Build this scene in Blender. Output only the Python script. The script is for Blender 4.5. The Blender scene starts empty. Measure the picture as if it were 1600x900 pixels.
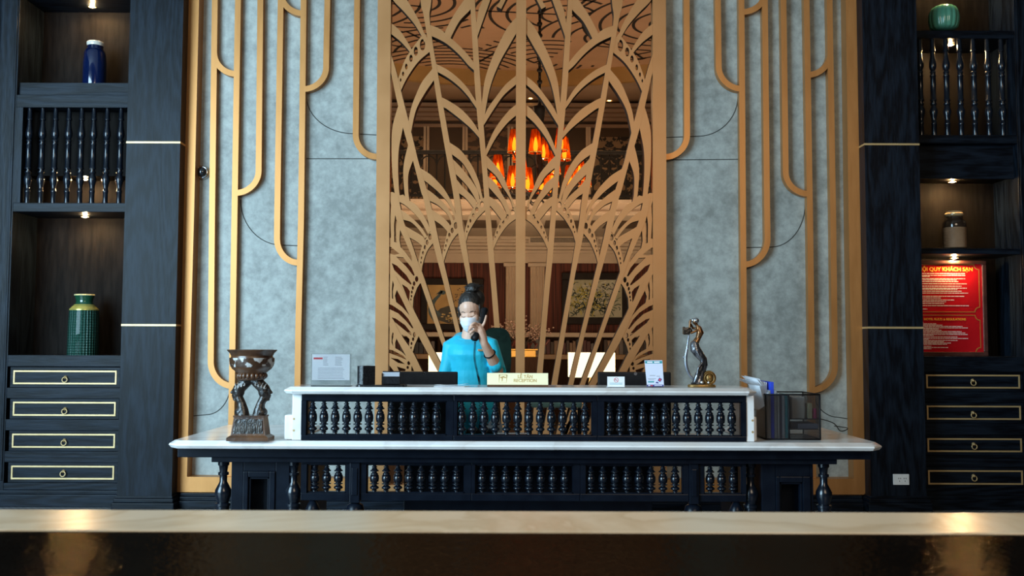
import bpy, bmesh, math, random
from math import pi, sin, cos, radians, atan, sqrt
from mathutils import Vector, Matrix
from mathutils.geometry import tessellate_polygon

S = bpy.context.scene
COL = S.collection

# ------------------------------------------------------------------ camera
FPX = 1500.0
EYE = Vector((0, 0, 1.28))
CAMROT = Matrix.Rotation(pi / 2 + atan(89 / FPX), 3, 'X') @ Matrix.Rotation(radians(0.2), 3, 'Z')
cam_data = bpy.data.cameras.new('camera')
cam_data.sensor_width = 36.0
cam_data.lens = FPX / 1600 * 36.0
cam_data.clip_start = 0.02
cam_data.dof.use_dof = True
cam_data.dof.focus_distance = 6.2
cam_data.dof.aperture_fstop = 11.0
cam = bpy.data.objects.new('camera', cam_data)
cam.matrix_world = Matrix.Translation(EYE) @ CAMROT.to_4x4()
COL.objects.link(cam)
S.camera = cam

# ------------------------------------------------------------------ look, world, assumed daylight
S.view_settings.view_transform = 'Standard'
S.view_settings.look = 'None'
S.view_settings.exposure = 0.0
S.view_settings.gamma = 1.0
S.view_settings.use_curve_mapping = False
S.cycles.use_denoising = True
S.cycles.max_bounces = 7
S.cycles.sample_clamp_indirect = 10.0

W = bpy.data.worlds.new('world'); S.world = W; W.use_nodes = True
bg = W.node_tree.nodes['Background']
bg.inputs[0].default_value = (0.42, 0.55, 0.75, 1)
bg.inputs[1].default_value = 0.015


def area(name, loc, target, size, size_y, energy, color):
    l = bpy.data.lights.new(name, 'AREA'); l.shape = 'RECTANGLE'
    l.size = size; l.size_y = size_y; l.energy = energy; l.color = color
    o = bpy.data.objects.new(name, l); COL.objects.link(o)
    o.location = loc
    o.rotation_euler = (Vector(target) - Vector(loc)).to_track_quat('-Z', 'Y').to_euler()
    return o


area('assumed_daylight', (-5.6, 0.8, 2.8), (-1.0, 7.4, 1.3), 4.2, 4.4, 1120, (0.53, 0.80, 1.0))  # assumed daylight from the left, an unseen area light; no window is built
area('warm_fill_light', (2.2, -2.5, 4.4), (0.8, 7.4, 1.8), 3.5, 2.4, 190, (1.0, 0.80, 0.58))  # added warm fill behind the camera, stands for no known lamp
area('assumed_hall_light', (0.0, 14.2, 5.0), (0, 14.2, 0), 5.0, 1.6, 45, (1.0, 0.66, 0.36))  # assumed warm hall light, an unseen area light below the ceiling
area('hall_ceiling_fill', (0.0, 11.5, 3.0), (0, 12.9, 6), 6.0, 2.0, 70, (1.0, 0.68, 0.42))  # added unseen light that brightens the hall ceiling
area('hall_lower_fill', (0.0, 12.9, 1.3), (0, 17.0, 4.2), 5.0, 0.8, 75, (1.0, 0.70, 0.44))  # added unseen light for the balcony soffit and lower wall


# ------------------------------------------------------------------ pixel -> place
def ray(px, py):
    return CAMROT @ Vector(((px - 800) / FPX, -(py - 450) / FPX, -1.0))


def P(px, py, d):
    """the point at depth y=d seen in the photograph at (px, py)"""
    v = ray(px, py)
    return EYE + v * (d / v.y)


def X2(px, py, d):
    p = P(px, py, d)
    return (p.x, p.z)


def on_z(px, py, z):
    v = ray(px, py)
    return EYE + v * ((z - EYE.z) / v.z)


# ------------------------------------------------------------------ materials
def new_mat(name):
    m = bpy.data.materials.new(name); m.use_nodes = True
    nt = m.node_tree
    return m, nt, nt.nodes['Principled BSDF']


def rgba(c):
    return (c[0], c[1], c[2], 1)


def mat(name, c1, c2=None, scale=6.0, stretch=(1, 1, 1), rough=0.5, metal=0.0, bump=0.0, coat=0.0,
        detail=4.0, lo=0.35, hi=0.65, spec=0.5, emit=None, estr=0.0, rvar=0.0, bscale=None, alpha=None, trans=0.0):
    m, nt, b = new_mat(name)
    N, L = nt.nodes, nt.links
    c2 = c2 or tuple(min(1, x * 1.25 + 0.004) for x in c1)
    tc = N.new('ShaderNodeTexCoord'); mp = N.new('ShaderNodeMapping')
    mp.inputs['Scale'].default_value = stretch
    L.new(tc.outputs['Object'], mp.inputs[0])
    nz = N.new('ShaderNodeTexNoise'); nz.inputs['Scale'].default_value = scale; nz.inputs['Detail'].default_value = detail
    L.new(mp.outputs[0], nz.inputs['Vector'])
    rp = N.new('ShaderNodeValToRGB')
    rp.color_ramp.elements[0].position = lo; rp.color_ramp.elements[0].color = rgba(c1)
    rp.color_ramp.elements[1].position = hi; rp.color_ramp.elements[1].color = rgba(c2)
    L.new(nz.outputs['Fac'], rp.inputs[0]); L.new(rp.outputs[0], b.inputs['Base Color'])
    b.inputs['Roughness'].default_value = rough
    b.inputs['Metallic'].default_value = metal
    b.inputs['Specular IOR Level'].default_value = spec
    b.inputs['Coat Weight'].default_value = coat
    b.inputs['Transmission Weight'].default_value = trans
    if alpha is not None:
        b.inputs['Alpha'].default_value = alpha
    if rvar:
        mr = N.new('ShaderNodeMapRange')
        mr.inputs[3].default_value = max(0, rough - rvar); mr.inputs[4].default_value = rough + rvar
        L.new(nz.outputs['Fac'], mr.inputs[0]); L.new(mr.outputs[0], b.inputs['Roughness'])
    if bump:
        bp = N.new('ShaderNodeBump'); bp.inputs['Strength'].default_value = bump; bp.inputs['Distance'].default_value = 0.01
        src = nz
        if bscale:
            src = N.new('ShaderNodeTexNoise'); src.inputs['Scale'].default_value = bscale; src.inputs['Detail'].default_value = 3
            L.new(mp.outputs[0], src.inputs['Vector'])
        L.new(src.outputs['Fac'], bp.inputs['Height']); L.new(bp.outputs[0], b.inputs['Normal'])
    if emit:
        b.inputs['Emission Color'].default_value = rgba(emit); b.inputs['Emission Strength'].default_value = estr
    return m


def wood_mat(name, c1, c2, axis='Z', rough=0.42, coat=0.0):
    """open-grained ash stained nearly black: cathedral grain from a distorted wave"""
    m, nt, b = new_mat(name); N, L = nt.nodes, nt.links
    tc = N.new('ShaderNodeTexCoord'); mp = N.new('ShaderNodeMapping')
    mp.inputs['Scale'].default_value = (1, 1, 0.13) if axis == 'Z' else (0.10, 1, 1)
    L.new(tc.outputs['Object'], mp.inputs[0])
    big = N.new('ShaderNodeTexNoise'); big.inputs['Scale'].default_value = 3.0; big.inputs['Detail'].default_value = 2
    L.new(mp.outputs[0], big.inputs['Vector'])
    mul = N.new('ShaderNodeMath'); mul.operation = 'MULTIPLY'; mul.inputs[1].default_value = 90.0
    L.new(big.outputs['Fac'], mul.inputs[0])
    sn = N.new('ShaderNodeMath'); sn.operation = 'SINE'; L.new(mul.outputs[0], sn.inputs[0])
    fine = N.new('ShaderNodeTexNoise'); fine.inputs['Scale'].default_value = 70; fine.inputs['Detail'].default_value = 3
    L.new(mp.outputs[0], fine.inputs['Vector'])
    ad = N.new('ShaderNodeMath'); ad.operation = 'MULTIPLY_ADD'; ad.inputs[1].default_value = 0.16
    L.new(sn.outputs[0], ad.inputs[0]); L.new(fine.outputs['Fac'], ad.inputs[2])
    rp = N.new('ShaderNodeValToRGB')
    rp.color_ramp.elements[0].position = 0.3; rp.color_ramp.elements[0].color = rgba(c1)
    rp.color_ramp.elements[1].position = 0.75; rp.color_ramp.elements[1].color = rgba(c2)
    L.new(ad.outputs[0], rp.inputs[0]); L.new(rp.outputs[0], b.inputs['Base Color'])
    bp = N.new('ShaderNodeBump'); bp.inputs['Strength'].default_value = 0.25; bp.inputs['Distance'].default_value = 0.004
    L.new(ad.outputs[0], bp.inputs['Height']); L.new(bp.outputs[0], b.inputs['Normal'])
    b.inputs['Roughness'].default_value = rough; b.inputs['Specular IOR Level'].default_value = 0.12
    return m


def concrete_mat():
    m, nt, b = new_mat('troweled_concrete'); N, L = nt.nodes, nt.links
    tc = N.new('ShaderNodeTexCoord')
    n1 = N.new('ShaderNodeTexNoise'); n1.inputs['Scale'].default_value = 1.6; n1.inputs['Detail'].default_value = 6; n1.inputs['Roughness'].default_value = 0.62
    n2 = N.new('ShaderNodeTexNoise'); n2.inputs['Scale'].default_value = 11; n2.inputs['Detail'].default_value = 8; n2.inputs['Roughness'].default_value = 0.7
    L.new(tc.outputs['Object'], n1.inputs['Vector']); L.new(tc.outputs['Object'], n2.inputs['Vector'])
    ad = N.new('ShaderNodeMath'); ad.operation = 'MULTIPLY_ADD'; ad.inputs[1].default_value = 0.55
    L.new(n2.outputs['Fac'], ad.inputs[0])
    ml = N.new('ShaderNodeMath'); ml.operation = 'MULTIPLY'; ml.inputs[1].default_value = 0.45
    L.new(n1.outputs['Fac'], ml.inputs[0]); L.new(ml.outputs[0], ad.inputs[2])
    rp = N.new('ShaderNodeValToRGB'); e = rp.color_ramp.elements
    e[0].position = 0.40; e[0].color = (0.20, 0.212, 0.195, 1)
    e[1].position = 0.61; e[1].color = (0.385, 0.405, 0.375, 1)
    L.new(ad.outputs[0], rp.inputs[0]); L.new(rp.outputs[0], b.inputs['Base Color'])
    bp = N.new('ShaderNodeBump'); bp.inputs['Strength'].default_value = 0.12; bp.inputs['Distance'].default_value = 0.01
    L.new(ad.outputs[0], bp.inputs['Height']); L.new(bp.outputs[0], b.inputs['Normal'])
    b.inputs['Roughness'].default_value = 0.55
    return m


def marble_mat(name, base, vein, rough=0.12, scale=1.4, warm=None):
    m, nt, b = new_mat(name); N, L = nt.nodes, nt.links
    tc = N.new('ShaderNodeTexCoord'); mp = N.new('ShaderNodeMapping'); mp.inputs['Rotation'].default_value = (0.3, 0.2, 0.6)
    L.new(tc.outputs['Object'], mp.inputs[0])
    nz = N.new('ShaderNodeTexNoise'); nz.inputs['Scale'].default_value = scale; nz.inputs['Detail'].default_value = 7
    nz.inputs['Distortion'].default_value = 1.6
    L.new(mp.outputs[0], nz.inputs['Vector'])
    rp = N.new('ShaderNodeValToRGB'); e = rp.color_ramp.elements
    e[0].position = 0.40; e[0].color = rgba(base)
    e[1].position = 0.60; e[1].color = rgba(base)
    v = e.new(0.5); v.color = rgba(vein)
    v2 = e.new(0.475); v2.color = rgba(tuple(0.8 * a + 0.2 * c for a, c in zip(base, vein)))
    L.new(nz.outputs['Fac'], rp.inputs[0])
    out = rp.outputs[0]
    if warm:
        n2 = N.new('ShaderNodeTexNoise'); n2.inputs['Scale'].default_value = 2.2
        L.new(tc.outputs['Object'], n2.inputs['Vector'])
        r2 = N.new('ShaderNodeValToRGB'); r2.color_ramp.elements[0].position = 0.5; r2.color_ramp.elements[1].position = 0.75
        r2.color_ramp.elements[0].color = (1, 1, 1, 1); r2.color_ramp.elements[1].color = rgba(warm)
        L.new(n2.outputs['Fac'], r2.inputs[0])
        mx = N.new('ShaderNodeMixRGB'); mx.blend_type = 'MULTIPLY'; mx.inputs[0].default_value = 1
        L.new(out, mx.inputs[1]); L.new(r2.outputs[0], mx.inputs[2]); out = mx.outputs[0]
    L.new(out, b.inputs['Base Color'])
    b.inputs['Roughness'].default_value = rough
    return m


M = {}
M['navy_v'] = wood_mat('black_ash_upright_grain', (0.0016, 0.0026, 0.0046), (0.0075, 0.0120, 0.0195), 'Z', 0.40)
M['navy_h'] = wood_mat('black_ash_level_grain', (0.0016, 0.0026, 0.0046), (0.0075, 0.0120, 0.0195), 'X', 0.40)
M['black_wood'] = mat('black_lacquered_wood', (0.0025, 0.0042, 0.0085), (0.0045, 0.0072, 0.013), 14, rough=0.30, coat=0.0, spec=0.16, bump=0.03)
M['black_turned'] = mat('black_lacquered_turnings', (0.003, 0.0048, 0.009), (0.005, 0.008, 0.014), 14, rough=0.22, spec=0.5)
M['niche'] = mat('niche_lining', (0.005, 0.0042, 0.0038), (0.010, 0.0085, 0.0075), 5, (8, 8, 1), rough=0.6, spec=0.03)
M['gold'] = mat('satin_gold_metal', (0.44, 0.195, 0.062), (0.49, 0.225, 0.075), 3.5, (6, 6, 1), rough=0.38, metal=0.5, spec=0.12, rvar=0.06)
M['lattice_gold'] = mat('champagne_gold_sheet', (0.40, 0.19, 0.074), (0.45, 0.22, 0.09), 3.0, rough=0.42, metal=0.45, spec=0.12, rvar=0.06)
M['edge_dark'] = mat('shaded_brown_edge', (0.018, 0.010, 0.006), (0.03, 0.017, 0.01), 8, rough=0.6)  # shade of the screen's cut sides put into their colour
M['brass'] = mat('brass_inlay', (0.50, 0.34, 0.15), (0.57, 0.40, 0.19), 10, rough=0.4, metal=0.4)
M['concrete'] = concrete_mat()
M['gap_shade_strip'] = mat('painted_gap_shade', (0.03, 0.03, 0.028), (0.045, 0.045, 0.04), 20, rough=0.8)
M['marble'] = marble_mat('white_marble', (0.80, 0.785, 0.765), (0.69, 0.65, 0.62), 0.13, 1.3, (1.0, 0.93, 0.86))
M['marble_beige'] = marble_mat('beige_marble', (0.70, 0.56, 0.39), (0.58, 0.44, 0.28), 0.25, 3.0)
M['iron'] = mat('black_iron', (0.008, 0.007, 0.006), (0.016, 0.014, 0.012), 20, rough=0.5, metal=0.3)
M['chrome'] = mat('chrome', (0.62, 0.64, 0.66), (0.7, 0.72, 0.74), 10, rough=0.14, metal=1.0)
M['white_plastic'] = mat('white_plastic', (0.72, 0.72, 0.70), (0.78, 0.78, 0.76), 10, rough=0.35)
M['black_plastic'] = mat('black_plastic', (0.006, 0.006, 0.007), (0.010, 0.010, 0.011), 30, rough=0.45, spec=0.15)
M['black_leather'] = mat('black_leatherette', (0.012, 0.012, 0.013), (0.018, 0.018, 0.02), 90, rough=0.18, bump=0.04)
M['paper'] = mat('white_paper', (0.78, 0.79, 0.82), (0.84, 0.85, 0.87), 8, rough=0.7)
M['print_grey'] = mat('grey_print', (0.28, 0.28, 0.32), (0.36, 0.36, 0.4), 40, rough=0.7)
M['print_red'] = mat('red_print', (0.62, 0.06, 0.07), (0.7, 0.09, 0.09), 20, rough=0.6)
M['print_teal'] = mat('teal_print', (0.02, 0.27, 0.30), (0.03, 0.32, 0.35), 20, rough=0.5)
M['print_navy'] = mat('navy_print', (0.03, 0.03, 0.20), (0.04, 0.045, 0.26), 20, rough=0.5)
M['acrylic'] = mat('clear_acrylic', (0.95, 0.97, 0.98), (0.97, 0.98, 0.99), 5, rough=0.05, trans=1.0)


# ------------------------------------------------------------------ object helpers
def tag(o, label=None, cat=None, group=None, kind=None):
    if label: o['label'] = label
    if cat: o['category'] = cat
    if group: o['group'] = group
    if kind: o['kind'] = kind
    return o


def empty(name, loc, label=None, cat=None, group=None, kind=None, rz=0.0):
    o = bpy.data.objects.new(name, None); COL.objects.link(o)
    o.location = loc; o.rotation_euler = (0, 0, rz); o.empty_display_size = 0.1
    return tag(o, label, cat, group, kind)


def WM(o):
    m = Matrix.Identity(4)
    while o is not None:
        m = o.matrix_basis @ m
        o = o.parent
    return m


def inst(mesh, name, parent, world_pos, scale=None, rot=None):
    """one more object of a mesh, set at a place in the world"""
    o = bpy.data.objects.new(name, mesh); COL.objects.link(o)
    if parent is not None:
        o.parent = parent
        o.location = WM(parent).inverted() @ Vector(world_pos)
    else:
        o.location = world_pos
    if scale: o.scale = scale
    if rot: o.rotation_euler = rot
    return o


def copy_tree(o, parent=None):
    c = o.copy(); COL.objects.link(c)
    if parent is not None: c.parent = parent
    for ch in list(o.children):
        copy_tree(ch, c)
    return c


def spline(pts, n=8):
    """Catmull-Rom through 2-D or 3-D points"""
    pts = [Vector(p) for p in pts]
    if len(pts) == 2:
        return [pts[0].lerp(pts[1], i / n) for i in range(n + 1)]
    out = []
    ext = [pts[0] * 2 - pts[1]] + pts + [pts[-1] * 2 - pts[-2]]
    for i in range(1, len(ext) - 2):
        p0, p1, p2, p3 = ext[i - 1:i + 3]
        for k in range(n):
            t = k / n
            out.append(0.5 * ((2 * p1) + (p2 - p0) * t + (2 * p0 - 5 * p1 + 4 * p2 - p3) * t * t + (3 * p1 - p0 - 3 * p2 + p3) * t ** 3))
    out.append(pts[-1])
    return out


class MB:
    """collects shapes in world coordinates, then links them as ONE mesh object"""

    def __init__(self):
        self.bm = bmesh.new(); self.mi = 0

    def _f(self, vs):
        try:
            f = self.bm.faces.new(vs); f.material_index = self.mi; return f
        except ValueError:
            return None

    def box(self, x0, x1, y0, y1, z0, z1, bev=0.0):
        x0, x1 = sorted((x0, x1)); y0, y1 = sorted((y0, y1)); z0, z1 = sorted((z0, z1))
        b = min(bev, (x1 - x0) * .45, (y1 - y0) * .45, (z1 - z0) * .45)
        if b <= 0:
            v = [self.bm.verts.new((x, y, z)) for z in (z0, z1) for y in (y0, y1) for x in (x0, x1)]
            for q in ((0, 1, 3, 2), (4, 6, 7, 5), (0, 4, 5, 1), (2, 3, 7, 6), (0, 2, 6, 4), (1, 5, 7, 3)):
                self._f([v[i] for i in q])
            return self
        t = bmesh.new()
        bmesh.ops.create_cube(t, size=1)
        for v in t.verts:
            v.co = Vector(((x0 + x1) / 2 + v.co.x * (x1 - x0), (y0 + y1) / 2 + v.co.y * (y1 - y0), (z0 + z1) / 2 + v.co.z * (z1 - z0)))
        bmesh.ops.bevel(t, geom=list(t.edges), offset=b, segments=2, affect='EDGES', profile=0.6)
        self.absorb(t)
        return self

    def absorb(self, t, mtx=None):
        mp = {}
        for v in t.verts:
            mp[v] = self.bm.verts.new(mtx @ v.co if mtx else v.co)
        for f in t.faces:
            self._f([mp[v] for v in f.verts])
        t.free()

    def poly(self, outer, y0, y1, holes=(), side_mi=None, plane='XZ'):
        """prism of a 2-D outline (with holes) between depths y0 (front) and y1"""
        def V(p, y):
            return (p[0], y, p[1]) if plane == 'XZ' else (p[0], p[1], y)
        loops = [list(outer)] + [list(h) for h in holes]
        flat = [p for l in loops for p in l]
        tris = tessellate_polygon([[Vector((p[0], p[1], 0)) for p in l] for l in loops])
        a = [self.bm.verts.new(V(p, y0)) for p in flat]
        b = [self.bm.verts.new(V(p, y1)) for p in flat]
        keep = self.mi
        for t in tris:
            self._f([a[i] for i in t]); self._f([b[i] for i in reversed(t)])
        if side_mi is not None: self.mi = side_mi
        k = 0
        for l in loops:
            n = len(l)
            for i in range(n):
                j = (i + 1) % n
                self._f([a[k + i], a[k + j], b[k + j], b[k + i]])
            k += n
        self.mi = keep
        return self

    def lathe(self, prof, c, segs=24, axis='Z', sx=1.0, sy=1.0, cap=True):
        """profile of (radius, height) turned about an axis through c"""
        rings = []
        for r, h in prof:
            ring = []
            for k in range(segs):
                a = 2 * pi * k / segs
                if axis == 'Z': p = (c[0] + r * cos(a) * sx, c[1] + r * sin(a) * sy, c[2] + h)
                elif axis == 'Y': p = (c[0] + r * cos(a) * sx, c[1] + h, c[2] + r * sin(a) * sy)
                else: p = (c[0] + h, c[1] + r * cos(a) * sx, c[2] + r * sin(a) * sy)
                ring.append(self.bm.verts.new(p))
            rings.append(ring)
        for i in range(len(rings) - 1):
            for k in range(segs):
                j = (k + 1) % segs
                self._f([rings[i][k], rings[i][j], rings[i + 1][j], rings[i + 1][k]])
        if cap:
            self._f(list(reversed(rings[0]))); self._f(rings[-1])
        return self

    def tube(self, path, rad, segs=8, flat=None, closed=False):
        """swept tube; rad a number or one radius per point; flat=(a,b) scales the two cross axes"""
        path = [Vector(p) for p in path]; n = len(path)
        rad = [rad] * n if isinstance(rad, (int, float)) else list(rad)
        t0 = (path[1] - path[0]).normalized()
        up = Vector((0, 0, 1)) if abs(t0.z) < 0.9 else Vector((0, 1, 0))
        u = t0.cross(up).normalized()
        rings = []
        fa, fb = flat or (1, 1)
        for i in range(n):
            if closed: t = (path[(i + 1) % n] - path[i - 1])
            elif i == 0: t = path[1] - path[0]
            elif i == n - 1: t = path[-1] - path[-2]
            else: t = path[i + 1] - path[i - 1]
            if t.length < 1e-9: t = t0
            t.normalize()
            u = (u - t * u.dot(t))
            if u.length < 1e-6: u = t.orthogonal()
            u.normalize(); w = t.cross(u)
            rings.append([self.bm.verts.new(path[i] + (u * cos(2 * pi * k / segs) * fa + w * sin(2 * pi * k / segs) * fb) * rad[i]) for k in range(segs)])
        m = n if closed else n - 1
        for i in range(m):
            a, b = rings[i], rings[(i + 1) % n]
            for k in range(segs):
                j = (k + 1) % segs
                self._f([a[k], a[j], b[j], b[k]])
        if not closed:
            self._f(list(reversed(rings[0]))); self._f(rings[-1])
        return self

    def ell(self, c, r, seg=16, rings=10, rot=None):
        t = bmesh.new(); bmesh.ops.create_uvsphere(t, u_segments=seg, v_segments=rings, radius=1)
        if isinstance(r, (int, float)): r = (r, r, r)
        m = Matrix.Translation(Vector(c)) @ (rot.to_4x4() if rot is not None else Matrix.Identity(4)) @ Matrix.Diagonal((*r, 1))
        self.absorb(t, m)
        return self

    def caps(self, path, rad, segs=10, flat=None):
        """tube with ball ends"""
        self.tube(path, rad, segs, flat)
        rr = [rad] * len(path) if isinstance(rad, (int, float)) else rad
        self.ell(path[0], rr[0] * 0.995, 10, 6); self.ell(path[-1], rr[-1] * 0.995, 10, 6)
        return self

    def xform(self, m):
        self.bm.transform(m); return self

    def build(self, name, mats, parent=None, smooth=False, auto=None, mods=None):
        if parent is not None:
            self.bm.transform(WM(parent).inverted())
        bmesh.ops.recalc_face_normals(self.bm, faces=list(self.bm.faces))
        me = bpy.data.meshes.new(name); self.bm.to_mesh(me); self.bm.free()
        for m in (mats if isinstance(mats, (list, tuple)) else [mats]):
            me.materials.append(m)
        if smooth or auto:
            for p in me.polygons: p.use_smooth = True
            if auto:
                me.set_sharp_from_angle(angle=radians(auto))
        o = bpy.data.objects.new(name, me); COL.objects.link(o)
        if parent is not None: o.parent = parent
        return o


def remesh(o, voxel, smooth=4, factor=0.5):
    """melt an object's overlapping shapes into one continuous skin"""
    r = o.modifiers.new('r', 'REMESH'); r.mode = 'VOXEL'; r.voxel_size = voxel; r.use_smooth_shade = True
    if smooth:
        s = o.modifiers.new('s', 'SMOOTH'); s.factor = factor; s.iterations = smooth
    dg = bpy.context.evaluated_depsgraph_get(); dg.update()
    me = bpy.data.meshes.new_from_object(o.evaluated_get(dg))
    o.modifiers.clear()
    mats = list(o.data.materials); name = o.data.name
    o.data = me
    if not me.materials:
        for m in mats: me.materials.append(m)
    for p in me.polygons: p.use_smooth = True
    return o


def text_mesh(txt, size, center, mat_, name, parent, depth=0.0006, align='CENTER', bold=0.0):
    """lettering that faces the room (-y)"""
    cu = bpy.data.curves.new(name, 'FONT'); cu.body = txt; cu.size = size
    cu.align_x = align; cu.align_y = 'CENTER'; cu.extrude = depth; cu.offset = bold
    t = bpy.data.objects.new(name, cu); COL.objects.link(t)
    dg = bpy.context.evaluated_depsgraph_get(); dg.update()
    me = bpy.data.meshes.new_from_object(t.evaluated_get(dg))
    COL.objects.unlink(t); bpy.data.objects.remove(t)
    me.transform(Matrix.Rotation(pi / 2, 4, 'X'))
    me.materials.clear(); me.materials.append(mat_)
    return inst(me, name, parent, center)

# ------------------------------------------------------------------ room shell
PIL, CAB, GF, WALL, STRIP, LF, LB = 7.48, 7.64, 7.60, 7.72, 7.69, 7.62, 7.71
ZT = 5.3                                     # lobby height


def structure(o):
    o['kind'] = 'structure'; return o


def Zp(py, d, px=800):
    return P(px, py, d).z


# floor of the lobby: dark stone, with a pale-and-black mosaic border along the cabinets
def floor_mat():
    m, nt, b = new_mat('mosaic_floor'); N, L = nt.nodes, nt.links
    tc = N.new('ShaderNodeTexCoord'); mp = N.new('ShaderNodeMapping'); mp.inputs['Scale'].default_value = (1, 1, 1)
    L.new(tc.outputs['Object'], mp.inputs[0])
    br = N.new('ShaderNodeTexBrick'); br.inputs['Scale'].default_value = 9
    br.inputs['Color1'].default_value = (0.012, 0.013, 0.016, 1); br.inputs['Color2'].default_value = (0.02, 0.022, 0.026, 1)
    br.inputs['Mortar'].default_value = (0.34, 0.35, 0.37, 1); br.inputs['Mortar Size'].default_value = 0.035
    br.inputs['Row Height'].default_value = 0.3
    L.new(mp.outputs[0], br.inputs['Vector'])
    L.new(br.outputs['Color'], b.inputs['Base Color'])
    b.inputs['Roughness'].default_value = 0.3
    return m


structure(MB().box(-6.5, 6.5, -4, 7.9, -0.12, 0).build('floor', floor_mat()))
M['ceil_white'] = mat('ceiling_plaster', (0.42, 0.40, 0.37), (0.46, 0.44, 0.41), 2, rough=0.8)
structure(MB().box(-6.5, 6.5, 2.5, 8.5, ZT, ZT + 0.15).build('ceiling', M['ceil_white']))

# concrete back wall, left and right of the screen opening
xl0, xl1 = P(262, 450, WALL).x, P(590, 450, WALL).x
xr0, xr1 = P(1036, 450, WALL).x, P(1368, 450, WALL).x
wb = MB()
wb.box(xl0, xl1, WALL, 7.92, 0, ZT)
wb.box(xr0, xr1, WALL, 7.92, 0, ZT)
wall = structure(wb.build('wall_back', M['concrete']))


def quarter(x1, y1, x2, y2, n=12):
    """starts upright at (x1, y1), ends level at (x2, y2)"""
    return [(x1 + (x2 - x1) * (1 - cos(t * pi / 2 / n)), y1 + (y2 - y1) * sin(t * pi / 2 / n)) for t in range(n + 1)]


def ribbon(path, w, d):
    """outline of a band of width w (m) along a traced path on the plane at depth d"""
    pts = [Vector(X2(p[0], p[1], d)) for p in path]
    clean = [pts[0]]
    for p in pts[1:]:
        if (p - clean[-1]).length > 1e-4: clean.append(p)
    L_, R_ = [], []
    for i, p in enumerate(clean):
        a = clean[max(0, i - 1)]; b = clean[min(len(clean) - 1, i + 1)]
        t = (b - a).normalized(); nrm = Vector((-t.y, t.x))
        L_.append(p + nrm * w / 2); R_.append(p - nrm * w / 2)
    return L_ + R_[::-1]


# thin dark strips on the concrete, panel-edge shade put into their colour
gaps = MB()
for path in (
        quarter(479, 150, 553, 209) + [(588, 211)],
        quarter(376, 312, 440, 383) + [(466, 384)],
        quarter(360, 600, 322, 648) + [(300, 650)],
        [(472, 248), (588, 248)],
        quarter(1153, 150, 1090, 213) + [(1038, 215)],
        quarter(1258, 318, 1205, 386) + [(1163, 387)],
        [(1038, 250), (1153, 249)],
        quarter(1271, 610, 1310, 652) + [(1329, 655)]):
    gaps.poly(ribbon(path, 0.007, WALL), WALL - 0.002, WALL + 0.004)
gaps.build('gap_shade_strip', M['gap_shade_strip'], wall)

# ------------------------------------------------------------------ gold bands on the concrete
SW = 9.2 / FPX * STRIP


def wall_trim(name_label, frame, rail, strips):
    c = P(frame[0][0][0], 600, GF)
    root = empty('decorative_wall_trim', (c.x, STRIP, 0), name_label, 'wall trim', 'gold wall trims')
    f = MB()
    (ol, il) = frame
    f.poly([X2(x, y, GF) for x, y in ol] + [X2(x, y, GF) for x, y in reversed(il)], GF, WALL - 0.001, side_mi=0)
    f.build('frame', M['gold'], root)
    r = MB(); r.poly([X2(x, y, GF) for x, y in rail], GF + 0.001, WALL - 0.001); r.build('bottom_rail', M['gold'], root)
    for i, path in enumerate(strips):
        MB().poly(ribbon(path, SW, STRIP), STRIP - 0.03 - 0.0007 * i, WALL - 0.0005).build('strip', M['gold'], root, auto=35)
    return root


wall_trim('tall gold frame and rounded gold bands on concrete left of the screen',
          ([(291, -150), (289, 0), (282, 340), (274, 769)], [(313, -150), (311, 0), (303, 340), (292, 745)]),
          [(292, 745), (585, 748), (585, 770), (274, 769)],
          [[(338.5, -110), (337.3, 0), (333, 340)] + quarter(331, 565, 366, 603),
           quarter(336.4, 84, 371, 117),
           [(374.5, -110), (373.5, 0), (368, 340), (363.3, 640), (361, 752)],
           [(409.5, -110), (408.3, 0)] + quarter(405.6, 268, 369, 302.5),
           [(441.5, -110), (440, 0), (434.6, 340)] + quarter(434.3, 374, 468, 411),
           quarter(440.2, -10, 475, 23),
           [(477, -110), (475.7, 0), (471.8, 340), (467.3, 520), (464, 752)],
           [(513.7, -110), (512.7, 0)] + quarter(510.7, 107, 474.5, 141),
           [(560, -110), (559, 0)] + quarter(556.8, 212, 590, 246)])
wall_trim('tall gold frame and rounded gold bands on concrete right of the screen',
          ([(1347, -150), (1346.5, 0), (1351, 400), (1357, 773)], [(1320, -150), (1321.5, 0), (1327, 400), (1334, 748)]),
          [(1334, 748), (1041, 750), (1041, 772), (1357, 773)],
          [[(1293, -110), (1294.3, 0), (1299.8, 330)] + quarter(1302.7, 572, 1266, 609.5),
           quarter(1295.6, 84, 1260, 118.5),
           [(1257, -110), (1258.5, 0), (1263.7, 330), (1267, 600), (1269, 755)],
           [(1221.5, -110), (1222.5, 0)] + quarter(1226, 270, 1263, 304),
           [(1192.5, -110), (1193.5, 0), (1197, 330)] + quarter(1197.6, 374, 1160, 414),
           quarter(1194, -10, 1157, 21),
           [(1156.5, -110), (1157, 0), (1159.4, 330), (1161.5, 600), (1163, 755)],
           [(1119.5, -110), (1120.3, 0)] + quarter(1121.5, 105, 1158, 140.5),
           [(1071.5, -110), (1071.7, 0)] + quarter(1072.4, 212, 1038, 246.5)])

# ------------------------------------------------------------------ the pierced gold screen
LX0 = P(813, 450, LF).x


def lat(p, right):
    x, z = X2(p[0], p[1], LF)
    if right: x = LX0 + (LX0 - x) * 1.009
    return (x, z)


def extend(pts, y1):
    (xa, ya), (xb, yb) = pts[-2], pts[-1]
    return pts + [(min(xb + (xb - xa) / (yb - ya) * (y1 - yb), 806), y1)]


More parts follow.
